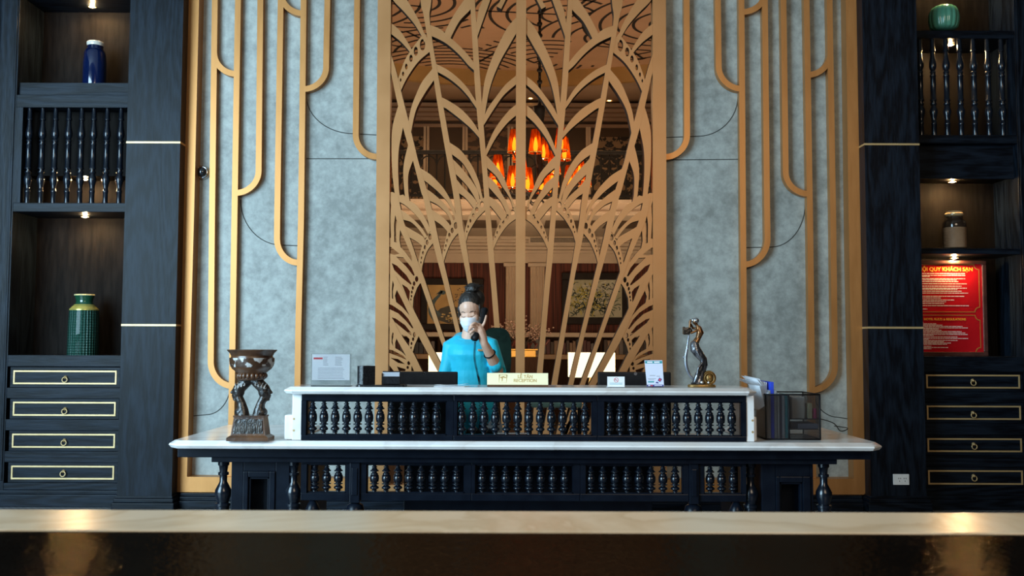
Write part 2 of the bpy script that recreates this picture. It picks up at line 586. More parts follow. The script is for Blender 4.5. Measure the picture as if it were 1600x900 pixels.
STEMS = [  # (left edge, right edge) of the five fan ribs, left half of the screen
    ([(735, -90), (735, 0), (737.5, 55), (743, 150), (752, 250), (756, 300), (758, 330), (763, 400), (767.5, 450), (773, 520), (779, 600)],
     [(741, -90), (742, 0), (746, 55), (752, 150), (760, 250), (764, 300), (766, 330), (772, 400), (776, 450), (781.5, 520), (788, 600)]),
    ([(652, -90), (657, 0), (661.5, 22), (667, 55), (671, 80), (675, 105), (681.5, 150), (694, 225), (707.5, 300), (714, 350), (717.5, 375), (732, 450), (755, 600)],
     [(680, -90), (674, 0), (671, 22), (673, 45), (678, 80), (682.5, 105), (690, 150), (703, 225), (717, 300), (723, 350), (727.5, 375), (739, 450), (764, 600)]),
    ([(605, 98), (611, 115), (618.5, 150), (630, 200), (637, 225), (645, 250), (658, 300), (662, 312), (676, 378), (695, 450), (710, 510), (730, 600)],
     [(605, 70), (611, 85), (620, 115), (628.5, 150), (638.5, 190), (647, 225), (653, 250), (657.5, 265), (668, 300), (679, 345), (686, 378), (703, 450), (717, 510), (738, 600)]),
    ([(612, 305), (616, 330), (625, 357), (643, 400), (650, 420), (660, 450), (687, 528), (712, 600)],
     [(622, 305), (630, 343), (640, 371), (654, 412), (659, 424), (668, 450), (694, 528), (720, 600)]),
    ([(611, 432), (620, 452), (640, 493), (654, 525), (680, 573), (695, 600)],
     [(619, 432), (628, 450), (645, 482), (658, 507), (683, 557), (706, 600)]),
    ([(606, 506), (619, 528), (635, 557), (647, 578), (660, 600)],
     [(615, 500), (626, 522), (645, 550), (659, 578), (672, 600)]),
]
BLADES = [  # leaf shapes, (upper edge, lower edge)
    ([(806.5, 27), (793, 43), (780, 67), (768, 93), (758, 123), (754, 150), (752, 170)], [(806.5, 52), (795, 72), (782, 95), (770, 123), (762.5, 150), (757, 182), (755, 190)]),
    ([(806.5, 118), (790, 132), (776, 150), (763, 168), (754, 187)], [(806.5, 131.5), (787, 149), (772, 170), (757.5, 193), (755, 197)]),
    ([(806.5, 163), (793, 175), (773, 202), (759, 233), (756, 240)], [(806.5, 180), (792, 193), (775, 215), (761, 241), (757, 250)]),
    ([(735, -12), (725, 0), (710, 22), (698, 44), (694, 54)], [(738, 8), (734, 16), (718, 33), (705, 57), (702, 64)]),
    ([(669, 37), (672, 39), (687, 45), (700, 56), (713, 67), (728, 82), (741, 99), (746, 108)], [(672, 56), (676, 57), (687, 62), (700, 70), (717, 85), (732, 102), (742, 111), (747, 116)]),
    ([(679, 98), (682, 100), (700, 109.5), (717, 123), (730, 137), (738, 149), (746, 162)], [(681, 111), (684, 112.5), (700, 121.7), (717, 135), (731, 150), (738, 160), (747, 173)]),
    ([(687, 150), (690, 152), (700, 157), (720, 170), (737, 188), (748, 205), (752, 212)], [(690, 166), (694, 168), (700, 171.5), (720, 187), (737, 202), (750, 217), (754, 222)]),
    ([(695, 213), (702, 222), (720, 235), (737, 258), (748, 283), (752, 300), (755, 312)], [(700, 236), (706, 241), (723, 255), (738, 280), (748, 302), (751, 314)]),
    ([(703, 243), (707, 248), (717, 258), (730, 273), (742, 290), (747, 300), (750, 315)], [(706, 268), (712, 272), (727, 287), (736, 299), (744, 313), (746, 318)]),
    ([(708, 279), (713, 280), (723, 292), (732, 300.5), (740, 308.5), (745, 318)], [(712, 298), (717.5, 302), (728, 310), (740, 325), (742, 328)]),
    ([(754, 238), (760, 243), (773, 257), (786, 275), (796, 300), (802, 315), (805, 325)], [(756, 258), (762, 263), (775, 275), (784, 290), (792, 302), (798, 313), (801, 324)]),
    ([(757, 271), (762, 275), (775, 287), (783, 301), (792, 316), (797, 330)], [(760, 289), (764, 293), (773, 303), (782, 314), (789, 327), (792, 336)]),
    ([(760, 304), (765, 307), (775, 314), (787, 328), (792, 337)], [(761, 319), (766, 322), (773, 330), (783, 343), (785, 347)]),
    ([(651, 258), (657.5, 263), (673, 273), (687, 287), (697, 300), (708, 321), (714, 342)], [(657, 279), (663, 282), (677, 293), (688, 303), (700, 317), (709, 336), (712, 346)]),
    ([(660, 291), (675, 301), (690, 314), (700, 325), (709, 345)], [(667, 311), (672, 314), (685, 321), (700, 336), (706, 352)]),
    ([(668, 322), (673, 326), (690, 338), (700, 347.5), (704, 354)], [(674, 341), (680, 345), (690, 352), (699, 362), (700, 366)]),
    ([(630, 304), (638, 312), (652, 322), (665, 342), (673, 360)], [(612, 308), (619, 313), (635, 322), (655, 342), (669, 366)]),
    ([(618, 320), (625, 326), (643, 340), (658, 355), (668, 370)], [(624, 338), (630, 343), (642, 347), (653, 357), (664, 372)]),
    ([(627, 350), (633, 353), (645, 360), (660, 369), (664, 375)], [(635, 367), (640, 371), (652, 378), (660, 385), (662, 389)]),
    ([(600, -24), (614, 0), (630, 17), (647, 37), (659, 57), (663, 66)], [(620, -24), (636, 0), (647, 18), (657, 37), (662, 50), (668, 62)]),
    ([(607, 34), (611, 36), (625, 48), (637, 66), (643, 77), (645, 82)], [(607, 51), (611, 53), (625, 64), (634, 73.5), (640, 81), (643, 86)]),
    ([(679, 100), (676, 107), (660, 127), (650, 148), (642, 170), (638, 192), (637, 205)], [(682, 118), (678, 125), (663, 147), (650, 172), (643, 203), (643, 212)]),
    ([(774, -90), (766, -40), (754, 0), (748, 15), (744, 37), (741, 50)], [(790, -90), (780, -40), (766, 0), (757, 25), (746, 57), (744, 68)]),
    ([(626, 156), (620, 172), (613, 200), (611.7, 233), (613, 270), (616, 297), (618, 312)], [(633, 170), (630, 197), (623.5, 230), (622, 260), (623.5, 297), (626, 312)]),
    ([(640, 215), (638, 225), (632, 250), (630, 270), (632, 300), (634, 314)], [(650, 235), (645, 251), (638, 273), (638, 300), (640, 314)]),
    ([(807, -60), (800, -45), (790, -20), (782, 0), (776, 10)], [(807, -42), (803, -32), (797, -14), (789, 2), (783, 14)]),
]
BANDS = [  # pierced arcs: (outer edge, inner edge, oval holes (x, y, rx, ry))
    ([(664, 52), (658, 57), (643, 77), (632, 95), (622, 123), (619, 132)], [(676, 76), (671, 81), (653, 97), (637, 120), (627, 140), (624, 150)],
     [(660.2, 70, 4.2, 9.2), (649.7, 80, 3.3, 7.2), (642.2, 91, 2.6, 5.7), (634.8, 104, 2.0, 4.8), (629.8, 115.3, 1.6, 3.6), (626, 125, 1.2, 2.8)]),
    ([(808, 318), (803, 325), (791, 333), (783, 343), (775, 360), (771, 375), (768, 385)], [(808, 341), (806, 342), (793, 352), (780, 370), (772, 387), (770, 394)],
     [(801, 332, 3.0, 4.6), (792.5, 338.5, 2.5, 4.0), (786.3, 346.7, 1.7, 3.2), (781, 354.7, 1.5, 2.8), (776.8, 363.3, 1.2, 2.3), (774, 370.5, 0.9, 1.8)]),
    ([(760, 304), (755, 310), (740, 325), (732, 340), (727, 358), (725, 366)], [(761, 326), (757.5, 329), (745, 342), (733, 362), (729.5, 373), (727, 381)],
     [(753, 319.5, 3.0, 5.0), (745, 328, 2.4, 4.3), (739.6, 337, 1.9, 3.5), (735, 345, 1.5, 2.9), (731.5, 354, 1.2, 2.3), (729.5, 361.8, 0.9, 1.8)]),
    ([(717, 336), (710, 343), (700, 359), (695, 380), (693, 390), (691, 397)], [(721, 358), (717.5, 362), (707, 375), (700, 389), (695, 403), (693, 412)],
     [(712, 352.5, 2.9, 5.4), (706.5, 360, 2.3, 4.3), (702.2, 367.4, 1.8, 3.6), (698.7, 376, 1.4, 2.8), (696.7, 384, 1.2, 2.3), (695, 391, 0.9, 1.8)]),
    ([(677, 355), (671, 364), (660, 383), (655, 400), (653, 413), (652, 420)], [(682, 373), (678, 378), (667, 393), (660, 415), (659, 426), (658, 432)],
     [(672, 370, 2.7, 5.2), (667.5, 378.7, 2.1, 4.2), (664, 386.3, 1.8, 3.5), (661, 395, 1.4, 2.8), (658.8, 403, 1.2, 2.2), (657.8, 410, 0.9, 1.8)]),
]
PLATE = [(600, 300), (614, 300), (622, 306), (630, 343), (640, 371), (654, 412), (659, 424), (664, 440), (656, 443), (651.5, 450), (646, 465), (645, 480), (650, 492),
         (658, 507), (655.5, 520), (654, 525), (647.5, 540), (645, 550), (659, 578), (672, 600), (600, 600)]
HOLES = [
    [(608.5, 311), (611, 320), (609.5, 342), (611, 371), (608, 372)],
    [(617.5, 336), (620, 345), (618.5, 358), (619.5, 379), (616, 378), (615.8, 350)],
    [(625, 359), (632, 374), (643, 400), (643.5, 408), (635, 396), (626, 386), (624, 375)],
    [(607.5, 385), (611, 386), (624, 396.5), (616, 398), (608, 396)],
    [(619, 401), (630, 402), (643, 418), (648, 430), (646, 431), (635, 417), (626, 408)],
    [(612, 411), (620, 415), (635, 430), (643, 443), (642, 445), (628, 434), (616, 422)],
    [(607, 424), (609.3, 430), (608.3, 445), (608.5, 464.5), (607, 464)],
    [(613.5, 438), (615.5, 445), (613.8, 455), (614.3, 467.5), (612.4, 466), (612.2, 452)],
    [(620, 453), (630, 472), (640, 493), (629, 480), (619, 472), (617, 462)],
    [(628, 444), (636, 449), (640.5, 455), (639, 472)],
    [(607.5, 475), (613, 477), (628, 487), (638, 498), (646, 512.5), (644, 513), (635, 502), (622, 489.5), (607.5, 482.5)],
    [(612, 496), (618, 497.5), (633, 508), (643, 521), (642.5, 524), (630, 514), (616, 502.5)],
    [(606.7, 507), (608.8, 513), (607.6, 525), (607.8, 539.5), (606.5, 539)],
    [(614, 517.5), (615.3, 523), (613.2, 532), (614.6, 542), (611.8, 535), (612, 525)],
    [(619.5, 529), (626, 541), (634.5, 556.5), (628, 550), (617.5, 544), (617.3, 536)],
    [(627.5, 523), (635, 525), (640, 530), (639, 544)],
    [(606.5, 546), (613, 547), (630, 556), (635, 562), (623, 557), (606.5, 551)],
    [(610, 559), (622, 561), (633, 569), (622, 567)],
    [(606, 568), (610, 573), (615.5, 580), (606, 580)],
    [(620, 572.5), (634, 577), (633, 580), (623.5, 580)],
    [(643, 571), (647, 580), (642.5, 580)],
]
PLATE_OVALS = [(651, 436, 2.6, 4.6), (647, 443, 2.0, 3.6), (645, 450, 1.6, 3.0), (643.5, 456.3, 1.3, 2.5), (643, 462.7, 1.1, 2.1), (642, 468, 0.9, 1.7),
               (647.5, 523, 2.3, 4.0), (645.5, 530, 1.8, 3.0), (643, 536.7, 1.4, 2.5), (642.3, 543.5, 1.0, 2.0), (638.7, 567.3, 2.4, 3.2), (637, 574.2, 1.9, 2.4)]


def oval(x, y, rx, ry, n=12):
    return [(x + rx * cos(2 * pi * k / n), y + ry * sin(2 * pi * k / n)) for k in range(n)]


screen = empty('lattice_screen', (LX0, LF, 0), 'tall pierced champagne-gold screen of fanned ribs and leaves behind the receptionist', 'screen')
fr = MB()
for right in (False, True):
    fr.poly([lat(p, right) for p in [(593, -150), (590.5, 0), (588, 300), (586, 600), (584, 775), (604, 775), (606.5, 600), (609, 300), (611, 0), (613, -150)]], LF - 0.01, LB, side_mi=0)
fr.poly([lat((606.5, -150), False), lat((806.4, 770), False), lat((806.2, 770), False)][:0] or [lat(p, False) for p in [(602, 758), (813, 758), (813, 775), (602, 775)]], LF, LB)
fr.poly([lat(p, True) for p in [(602, 758), (813, 758), (813, 775), (602, 775)]], LF, LB)
fr.build('frame', [M['lattice_gold']], screen)
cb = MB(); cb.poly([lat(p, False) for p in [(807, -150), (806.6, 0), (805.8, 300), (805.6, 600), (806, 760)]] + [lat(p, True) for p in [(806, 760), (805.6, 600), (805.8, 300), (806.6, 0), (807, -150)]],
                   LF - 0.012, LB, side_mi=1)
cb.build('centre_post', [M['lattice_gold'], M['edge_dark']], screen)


def edge_mesh(a, b, right, holes=(), n=6):
    a = spline(a, n); b = spline(b, n)
    return [lat(p, right) for p in a] + [lat(p, right) for p in reversed(b)], [[lat(p, right) for p in h] for h in holes]


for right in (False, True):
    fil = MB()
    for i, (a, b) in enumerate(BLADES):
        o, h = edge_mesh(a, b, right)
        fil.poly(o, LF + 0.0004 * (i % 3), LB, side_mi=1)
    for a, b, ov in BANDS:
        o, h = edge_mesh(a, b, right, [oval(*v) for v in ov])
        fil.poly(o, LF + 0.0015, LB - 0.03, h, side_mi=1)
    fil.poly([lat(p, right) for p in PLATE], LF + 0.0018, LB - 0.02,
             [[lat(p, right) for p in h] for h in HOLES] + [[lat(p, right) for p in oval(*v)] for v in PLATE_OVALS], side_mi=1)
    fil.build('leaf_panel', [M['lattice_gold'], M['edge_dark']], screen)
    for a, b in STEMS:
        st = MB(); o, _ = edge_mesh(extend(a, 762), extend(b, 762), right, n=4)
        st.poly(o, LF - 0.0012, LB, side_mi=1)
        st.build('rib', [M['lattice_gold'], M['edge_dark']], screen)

# ------------------------------------------------------------------ pilasters, baseboard
XPL, XPR = P(191.5, 450, PIL).x, P(276, 450, PIL).x
XQL, XQR = P(1355, 450, PIL).x, P(1441, 450, PIL).x
for n, (a, b, ys) in enumerate(((XPL, XPR, (222.5, 508)), (XQL, XQR, (225.5, 512)))):
    px = 235 if n == 0 else 1395
    p = MB(); p.box(a, b, PIL, 7.92, 0, ZT)
    zb = Zp(775, PIL, px)
    t = structure(p.build('trim_%d' % (n + 1), M['navy_v']))
    bb = MB()
    bb.box(a - 0.03, b + 0.03, PIL - 0.035, 7.6, 0, zb - 0.05, 0.006)
    bb.box(a - 0.02, b + 0.02, PIL - 0.022, 7.6, zb - 0.05, zb - 0.02, 0.006)
    bb.box(a - 0.01, b + 0.01, PIL - 0.012, 7.6, zb - 0.02, zb, 0.004)
    bb.build('plinth', M['navy_h'], t)
    for y in ys:
        z = Zp(y, PIL, px)
        MB().box(a - 0.002, b + 0.002, PIL - 0.003, PIL + 0.3, z - 0.0075, z + 0.0075).build('brass_strip', M['brass'], t)
bb = MB()
zb = Zp(771, GF)
for a, b in ((XPR + 0.031, XQL - 0.031),):
    bb.box(a, b, GF - 0.05, WALL - 0.002, 0, zb - 0.06, 0.005)
    bb.box(a, b, GF - 0.035, WALL - 0.002, zb - 0.06, zb - 0.03, 0.005)
    bb.box(a, b, GF - 0.02, WALL - 0.002, zb - 0.03, zb - 0.003, 0.005)
structure(bb.build('baseboard_back', M['navy_h']))
MB().box(-5.4, P(0, 450, CAB).x - 0.10, CAB - 0.08, 8.2, 0, ZT).build('trim_3', M['navy_v'])['kind'] = 'structure'
MB().box(P(1600, 450, CAB).x + 0.22, 5.6, CAB - 0.08, 8.2, 0, ZT).build('trim_4', M['navy_v'])['kind'] = 'structure'

# wall socket on the right pilaster
oc = P(1407.5, 749, PIL)
so = empty('wall_socket', (oc.x, PIL, oc.z), 'white wall socket low on the dark right pilaster', 'socket')
MB().box(oc.x - 0.062, oc.x + 0.062, PIL - 0.009, PIL - 0.0003, oc.z - 0.041, oc.z + 0.041, 0.003).build('face_plate', M['white_plastic'], so)
for dx in (-0.03, 0.012):
    q = MB()
    q.box(oc.x + dx, oc.x + dx + 0.036, PIL - 0.0105, PIL - 0.0088, oc.z - 0.026, oc.z + 0.026, 0.0008)
    s_ = q.build('socket_insert', M['white_plastic'], so)
    q = MB()
    for ax, az in ((0.009, 0.008), (0.024, 0.008), (0.0165, -0.012)):
        q.box(oc.x + dx + ax - 0.0022, oc.x + dx + ax + 0.0022, PIL - 0.0111, PIL - 0.0104, oc.z + az - 0.005, oc.z + az + 0.005)
    q.build('socket_hole', M['black_plastic'], s_)
# dome camera
dc = P(317, 270, WALL)
dm = empty('dome_camera', (dc.x, WALL, dc.z), 'small chrome dome security camera on the concrete beside the left gold frame', 'camera')
MB().lathe([(0.058, 0), (0.058, -0.02), (0.052, -0.03), (0.044, -0.033), (0.044, -0.02)], (dc.x, WALL - 0.0005, dc.z), 28, 'Y').build('housing', M['chrome'], dm, auto=40)
MB().ell((dc.x, WALL - 0.03, dc.z), (0.042, 0.036, 0.042), 24, 14).build('dome', mat('smoked_dome', (0.01, 0.01, 0.012), (0.014, 0.014, 0.016), 5, rough=0.06, coat=0.6), dm, smooth=True)

# ------------------------------------------------------------------ display cabinets
M['lens'] = mat('warm_lamp_lens', (1, 0.8, 0.5), (1, 0.85, 0.6), 5, rough=0.3, emit=(1.0, 0.64, 0.29), estr=4500)


def downlight(parent, px, py, d, watts=1.5, blend=0.5, cone=125):
    p = P(px, py, d)
    o = MB().lathe([(0.030, 0.0), (0.034, -0.004), (0.032, -0.008), (0.024, -0.008), (0.022, -0.003)], p, 20).build('downlight', M['brass'], parent, auto=40)
    MB().ell((p.x, p.y, p.z - 0.004), (0.0145, 0.0145, 0.009), 14, 8).build('lamp_lens', M['lens'], o, smooth=True)
    l = bpy.data.lights.new('downlight_beam', 'SPOT'); l.energy = watts; l.color = (1.0, 0.62, 0.30)
    l.spot_size = radians(cone); l.spot_blend = blend; l.shadow_soft_size = 0.02
    lo = bpy.data.objects.new('downlight_beam', l); COL.objects.link(lo)
    lo.parent = o; lo.location = WM(o).inverted() @ Vector((p.x, p.y, p.z - 0.025))
    return p


def spindle_mesh(name, h, r, prof, m):
    b = MB(); b.lathe([(r * a, h * t) for t, a in prof], (0, 0, 0), 14)
    bmesh.ops.recalc_face_normals(b.bm, faces=list(b.bm.faces))
    me = bpy.data.meshes.new(name); b.bm.to_mesh(me); b.bm.free(); me.materials.append(m)
    for p in me.polygons: p.use_smooth = True
    me.set_sharp_from_angle(angle=radians(50))
    return me


LONG = [(0, .55), (.10, .60), (.105, .72), (.125, .72), (.13, .5), (.15, .55), (.19, .62), (.25, .92), (.285, .95), (.31, .75), (.325, .5), (.335, .78), (.35, .78), (.355, .6), (.37, .6), (.375, .8), (.385, .8),
        (.39, .68), (.62, .72), (.625, .85), (.64, .85), (.645, .55), (.66, .55), (.665, .82), (.68, .82), (.69, .6), (.71, .75), (.735, 1.0), (.765, 1.0), (.80, .75), (.83, .6), (.86, .6), (.865, .74), (.885, .74), (.89, .62), (1, .64)]


def ring_handle(parent, x, y, z):
    o = MB().lathe([(0.012, 0.0), (0.016, -0.003), (0.010, -0.008), (0.006, -0.02), (0.0, -0.022)], (x, y - 0.0003, z + 0.012), 16, 'Y', cap=False).build('drawer_handle', M['brass'], parent, smooth=True)
    pts = [(x + 0.020 * cos(a), y - 0.014 - 0.003 * (1 - sin(a)), z - 0.006 + 0.020 * sin(a)) for a in [2 * pi * k / 20 for k in range(20)]]
    MB().tube(pts, 0.0042, 6, closed=True).build('pull_ring', M['brass'], o, smooth=True)


def cabinet(label, side):
    L = side == 'left'
    px = 100 if L else 1520
    Z = lambda py, d=CAB: Zp(py, d, px)
    if L: xo0, xo1, xc0, xc1 = P(16, 450, CAB).x, XPL - 0.06, P(0, 450, CAB).x - 0.095, XPL - 0.006
    else: xo0, xo1, xc0, xc1 = XQR + 0.05, P(1596, 450, CAB).x, XQR + 0.006, P(1600, 450, CAB).x + 0.215
    YB = CAB + 0.42
    root = empty('display_cabinet', ((xc0 + xc1) / 2, (CAB + YB) / 2, 0), label, 'cabinet', 'built-in display cabinets')
    ztop = 4.9
    c = MB()
    c.box(xc0, xo0, CAB, YB, 0, ztop, 0.004); c.box(xo1, xc1, CAB, YB, 0, ztop, 0.004)
    c.box(xo0, xo1, CAB + 0.03, YB, ztop - 0.1, ztop)
    # a thin bead on the open stile
    xs = xo0 - 0.03 if L else xo1 + 0.012
    c.box(xs, xs + 0.018, CAB - 0.008, CAB, 0.2, ztop, 0.004)
    c.build('carcass', M['navy_v'], root)
    lin = MB()
    lin.box(xo0, xo1, YB - 0.02, YB, 0.1, ztop - 0.1)
    lin.build('back_panel', M['niche'], root)

    def shelf(py0, py1, y0=CAB, name='shelf', m='navy_h', y1=None):
        MB().box(xo0, xo1, y0, (y1 or YB - 0.02), Z(py1), Z(py0), 0.004).build(name, M[m], root)

    if L:
        shelf(148, 168, CAB - 0.004)
        MB().box(xo0, xo1, CAB + 0.03, CAB + 0.05, Z(149), Z(128)).build('shelf_lip', M['navy_h'], root)
        shelf(317, 331, CAB - 0.004)
        zs = P(133, 277, 7.86).z
        MB().box(xo0, xo1, CAB + 0.16, YB - 0.02, zs, Z(168)).build('soffit_board', M['niche'], root)
        zc = P(144, 8, 7.86).z
        MB().box(xo0, xo1, CAB, YB - 0.02, zc, zc + 0.08).build('shelf', M['navy_h'], root)
        # balustrade beads
        b = MB(); b.box(xo0, xo0 + 0.055, CAB - 0.002, CAB + 0.05, Z(317), Z(168)); b.build('baluster_stile', M['navy_v'], root)
        shelf(555, 573, CAB - 0.003)
        bal = [44.6, 65, 85, 106, 126, 145, 166, 187.5]
        bz0, bz1, by = Z(317), Z(168), 240
        spots = [(144, 9.5, 7.86), (133, 279, 7.86), (133, 337.5, 7.82)]
        tr = [((579, 600.5), (21, 182.5)), ((628, 650), (20.5, 181)), ((678, 700), (19, 180)), ((728, 749.5), (17.5, 178.5))]
        hx = [(102.5, 592), (102, 641.5), (101, 690.5), (99.5, 739)]
        plinth = (766, 790)
    else:
        shelf(48, 60, CAB - 0.004)
        shelf(211, 224, CAB - 0.004)
        MB().box(xo0, xo1, CAB + 0.07, CAB + 0.09, Z(277), Z(224)).build('fascia_board', M['navy_h'], root)
        MB().box(xo0, xo1, CAB + 0.09, YB - 0.02, P(1488, 281, 7.86).z, Z(224)).build('soffit_board', M['niche'], root)
        shelf(388, 397, CAB - 0.004)
        shelf(557, 582, CAB - 0.003)
        zc = P(1488, -70, 7.86).z
        MB().box(xo0, xo1, CAB, YB - 0.02, zc, zc + 0.08).build('shelf', M['navy_h'], root)
        bal = [1438.5, 1458.5, 1479.5, 1501, 1522.5, 1544.5, 1566]
        bz0, bz1, by = Z(211), Z(60), 135
        MB().box(xo1 - 0.045, xo1, CAB - 0.002, CAB + 0.05, Z(211), Z(60)).build('baluster_stile', M['navy_v'], root)
        spots = [(1485, -68, 7.86), (1485, 69, 7.78), (1488, 283, 7.86), (1491, 402, 7.80)]  # the first one is assumed, above the view, to light the jar
        tr = [((585.5, 607), (1447, 1593.5)), ((634, 656), (1448, 1595)), ((685, 706.5), (1449, 1596.5)), ((735, 757.5), (1450, 1598))]
        hx = [(1519.5, 597), (1520, 647.5), (1521, 696.5), (1521, 746)]
        plinth = (774, 799)
    # drawers
    for i, ((t0, t1), (a, b)) in enumerate(tr):
        z0, z1 = Z(t1), Z(t0)
        x0, x1 = P(a, (t0 + t1) / 2, CAB + 0.012).x, P(b, (t0 + t1) / 2, CAB + 0.012).x
        m = 0.026
        yb = CAB + 0.012
        dx0, dx1 = max(x0 - m, xo0 + 0.004), min(x1 + m, xo1 - 0.004)
        d = MB().box(dx0, dx1, yb, YB - 0.03, z0 - m, z1 + m, 0.002).build('drawer', M['navy_h'], root)
        w = 0.0125
        g = MB()
        for q in ((x0, x1, z1 - w, z1), (x0, x1, z0, z0 + w), (x0, x0 + w, z0 + w, z1 - w), (x1 - w, x1, z0 + w, z1 - w)):
            g.box(q[0], q[1], yb - 0.005, yb + 0.002, q[2], q[3], 0.001)
        g.build('brass_inlay', M['brass'], d)
        hp = P(hx[i][0], hx[i][1], yb)
        ring_handle(d, hp.x, yb, hp.z)
        # rail below the drawer
        nz = Z(tr[i + 1][0][0]) + m if i < 3 else Z(plinth[0])
        MB().box(xo0, xo1, CAB, CAB + 0.04, nz + 0.001, z0 - m - 0.002, 0.003).build('rail', M['navy_h'], root)
    # the small rail above the first drawer
    p_ = MB()
    p_.box(xc0, xc1, CAB - 0.03, CAB + 0.3, 0, Z(plinth[0]) - 0.03, 0.005)
    p_.box(xc0, xc1, CAB - 0.015, CAB + 0.3, Z(plinth[0]) - 0.03, Z(plinth[0]), 0.005)
    p_.build('plinth', M['navy_h'], root)
    h = bz1 - bz0
    me = spindle_mesh('cabinet_baluster', h, 0.031, LONG if not L else LONG, M['black_turned'])
    for bx in bal:
        x = P(bx, by, CAB + 0.03).x
        o = inst(me, 'baluster', root, (x, CAB + 0.035, bz1 if True else bz0))
        o.rotation_euler = (pi, 0, 0)
    for s in spots:
        downlight(root, *s)
    return root, Z, (xo0, xo1)


cabL, ZL, xoL = cabinet('dark navy cabinet with four brass-trimmed drawers and balusters, left of the hall', 'left')
cabR, ZR, xoR = cabinet('dark navy cabinet with four brass-trimmed drawers and balusters, right of the hall', 'right')


# ------------------------------------------------------------------ things in the niches
def vase(label, px, pbot, ptop, d, prof_parts, name='vase'):
    """prof_parts: list of (part name, material, [(radius px, y fraction)])"""
    b = P(px, pbot, d); top = P(px, ptop, d)
    H = top.z - b.z; k = d / FPX
    root = None
    for pn, m, prof in prof_parts:
        mb = MB().lathe([(r * k, t * H) for r, t in prof], (b.x, b.y, b.z), 40, cap=(pn == 'body'))
        if root is None:
            root = empty(name, (b.x, b.y, b.z), label, 'vase')
        mb.build(pn, m, root, auto=50)
    return root


zsh = ZL(149)
bsh = P(146, 128, 7.83)
g_blue = mat('cobalt_glaze', (0.002, 0.006, 0.032), (0.003, 0.010, 0.05), 3, rough=0.10, coat=0.5)
g_rim = mat('cream_glaze', (0.55, 0.5, 0.42), (0.62, 0.57, 0.49), 20, rough=0.2)
pb = 539 - (539 - 149) * CAB / 7.83 + 2     # foot hidden behind the lip
vase('small glossy cobalt-blue jar with a cream rim on the top left shelf', 146.5, pb - 1.5, 66, 7.83, [
    ('body', g_blue, [(15, 0), (17, .02), (17.5, .06), (17.5, .62), (16.5, .80), (14.5, .86), (12, .88), (12, .95)]),
    ('rim', g_rim, [(12.1, .93), (13, .96), (13, .99), (12, 1.0), (11, .99), (11, .92)])])


def woven_mat():
    m, nt, b = new_mat('green_scale_glaze'); N, L = nt.nodes, nt.links
    tc = N.new('ShaderNodeTexCoord')
    sp = N.new('ShaderNodeSeparateXYZ'); L.new(tc.outputs['Object'], sp.inputs[0])
    at = N.new('ShaderNodeMath'); at.operation = 'ARCTAN2'; L.new(sp.outputs['Y'], at.inputs[0]); L.new(sp.outputs['X'], at.inputs[1])
    def wave(sign):
        a = N.new('ShaderNodeMath'); a.operation = 'MULTIPLY'; a.inputs[1].default_value = 16.0; L.new(at.outputs[0], a.inputs[0])
        z = N.new('ShaderNodeMath'); z.operation = 'MULTIPLY_ADD'; z.inputs[1].default_value = 150.0 * sign
        L.new(sp.outputs['Z'], z.inputs[0]); L.new(a.outputs[0], z.inputs[2])
        s = N.new('ShaderNodeMath'); s.operation = 'SINE'; L.new(z.outputs[0], s.inputs[0]); return s
    s1, s2 = wave(1), wave(-1)
    mx = N.new('ShaderNodeMath'); mx.operation = 'MULTIPLY'; L.new(s1.outputs[0], mx.inputs[0]); L.new(s2.outputs[0], mx.inputs[1])
    bp = N.new('ShaderNodeBump'); bp.inputs['Strength'].default_value = 0.8; bp.inputs['Distance'].default_value = 0.008
    L.new(mx.outputs[0], bp.inputs['Height']); L.new(bp.outputs[0], b.inputs['Normal'])
    b.inputs['Base Color'].default_value = (0.012, 0.055, 0.04, 1); b.inputs['Roughness'].default_value = 0.22
    b.inputs['Coat Weight'].default_value = 0.3
    return m


vase('tall dark green scale-textured vase with a gold shoulder above the left drawers', 129.5, 555.5, 460, 7.80, [
    ('body', woven_mat(), [(22.5, 0), (23, .01), (22.5, .5), (21.5, .74)]),
    ('shoulder', mat('old_gold_glaze', (0.42, 0.36, 0.08), (0.5, 0.44, 0.12), 6, rough=0.25, metal=0.5), [(21.6, .735), (21.8, .755), (14.5, .835)]),
    ('neck', mat('dark_green_glaze', (0.008, 0.05, 0.025), (0.012, 0.065, 0.035), 6, rough=0.12, coat=0.4), [(14.5, .833), (12.5, .86), (12.5, .91), (14.8, .98)]),
    ('rim', mat('pale_gold_rim', (0.6, 0.52, 0.25), (0.66, 0.58, 0.3), 6, rough=0.3), [(14.8, .978), (15.2, .99), (14.6, 1.0), (12.8, .985), (12, .9)])])

# ribbed green melon jar
mj = P(1475, 47.5, 7.83); k = 7.83 / FPX
rib_g = mat('celadon_glaze', (0.06, 0.22, 0.14), (0.10, 0.30, 0.20), 4, rough=0.2, coat=0.3)
mroot = empty('vase', mj, 'ribbed green melon-shaped jar on the top right shelf', 'vase')
mb = MB(); prof = [(15, 0), (20, .08), (22.3, .3), (22.8, .5), (21.5, .7), (18, .86), (12, .95), (6, .985)]
Hm = 41 * k; segs = 96; rings = []
for r, t in spline([(a, b) for a, b in prof], 5):
    rings.append([mb.bm.verts.new((mj.x + r * k * (1 + .055 * abs(cos(8 * (2 * pi * s / segs))) - 0.03) * cos(2 * pi * s / segs), mj.y + r * k * (1 + .055 * abs(cos(8 * (2 * pi * s / segs))) - 0.03) * sin(2 * pi * s / segs), mj.z + t * Hm)) for s in range(segs)])
for i in range(len(rings) - 1):
    for s in range(segs): mb._f([rings[i][s], rings[i][(s + 1) % segs], rings[i + 1][(s + 1) % segs], rings[i + 1][s]])
mb._f(rings[0][::-1]); mb._f(rings[-1])
mb.build('body', rib_g, mroot, smooth=True)
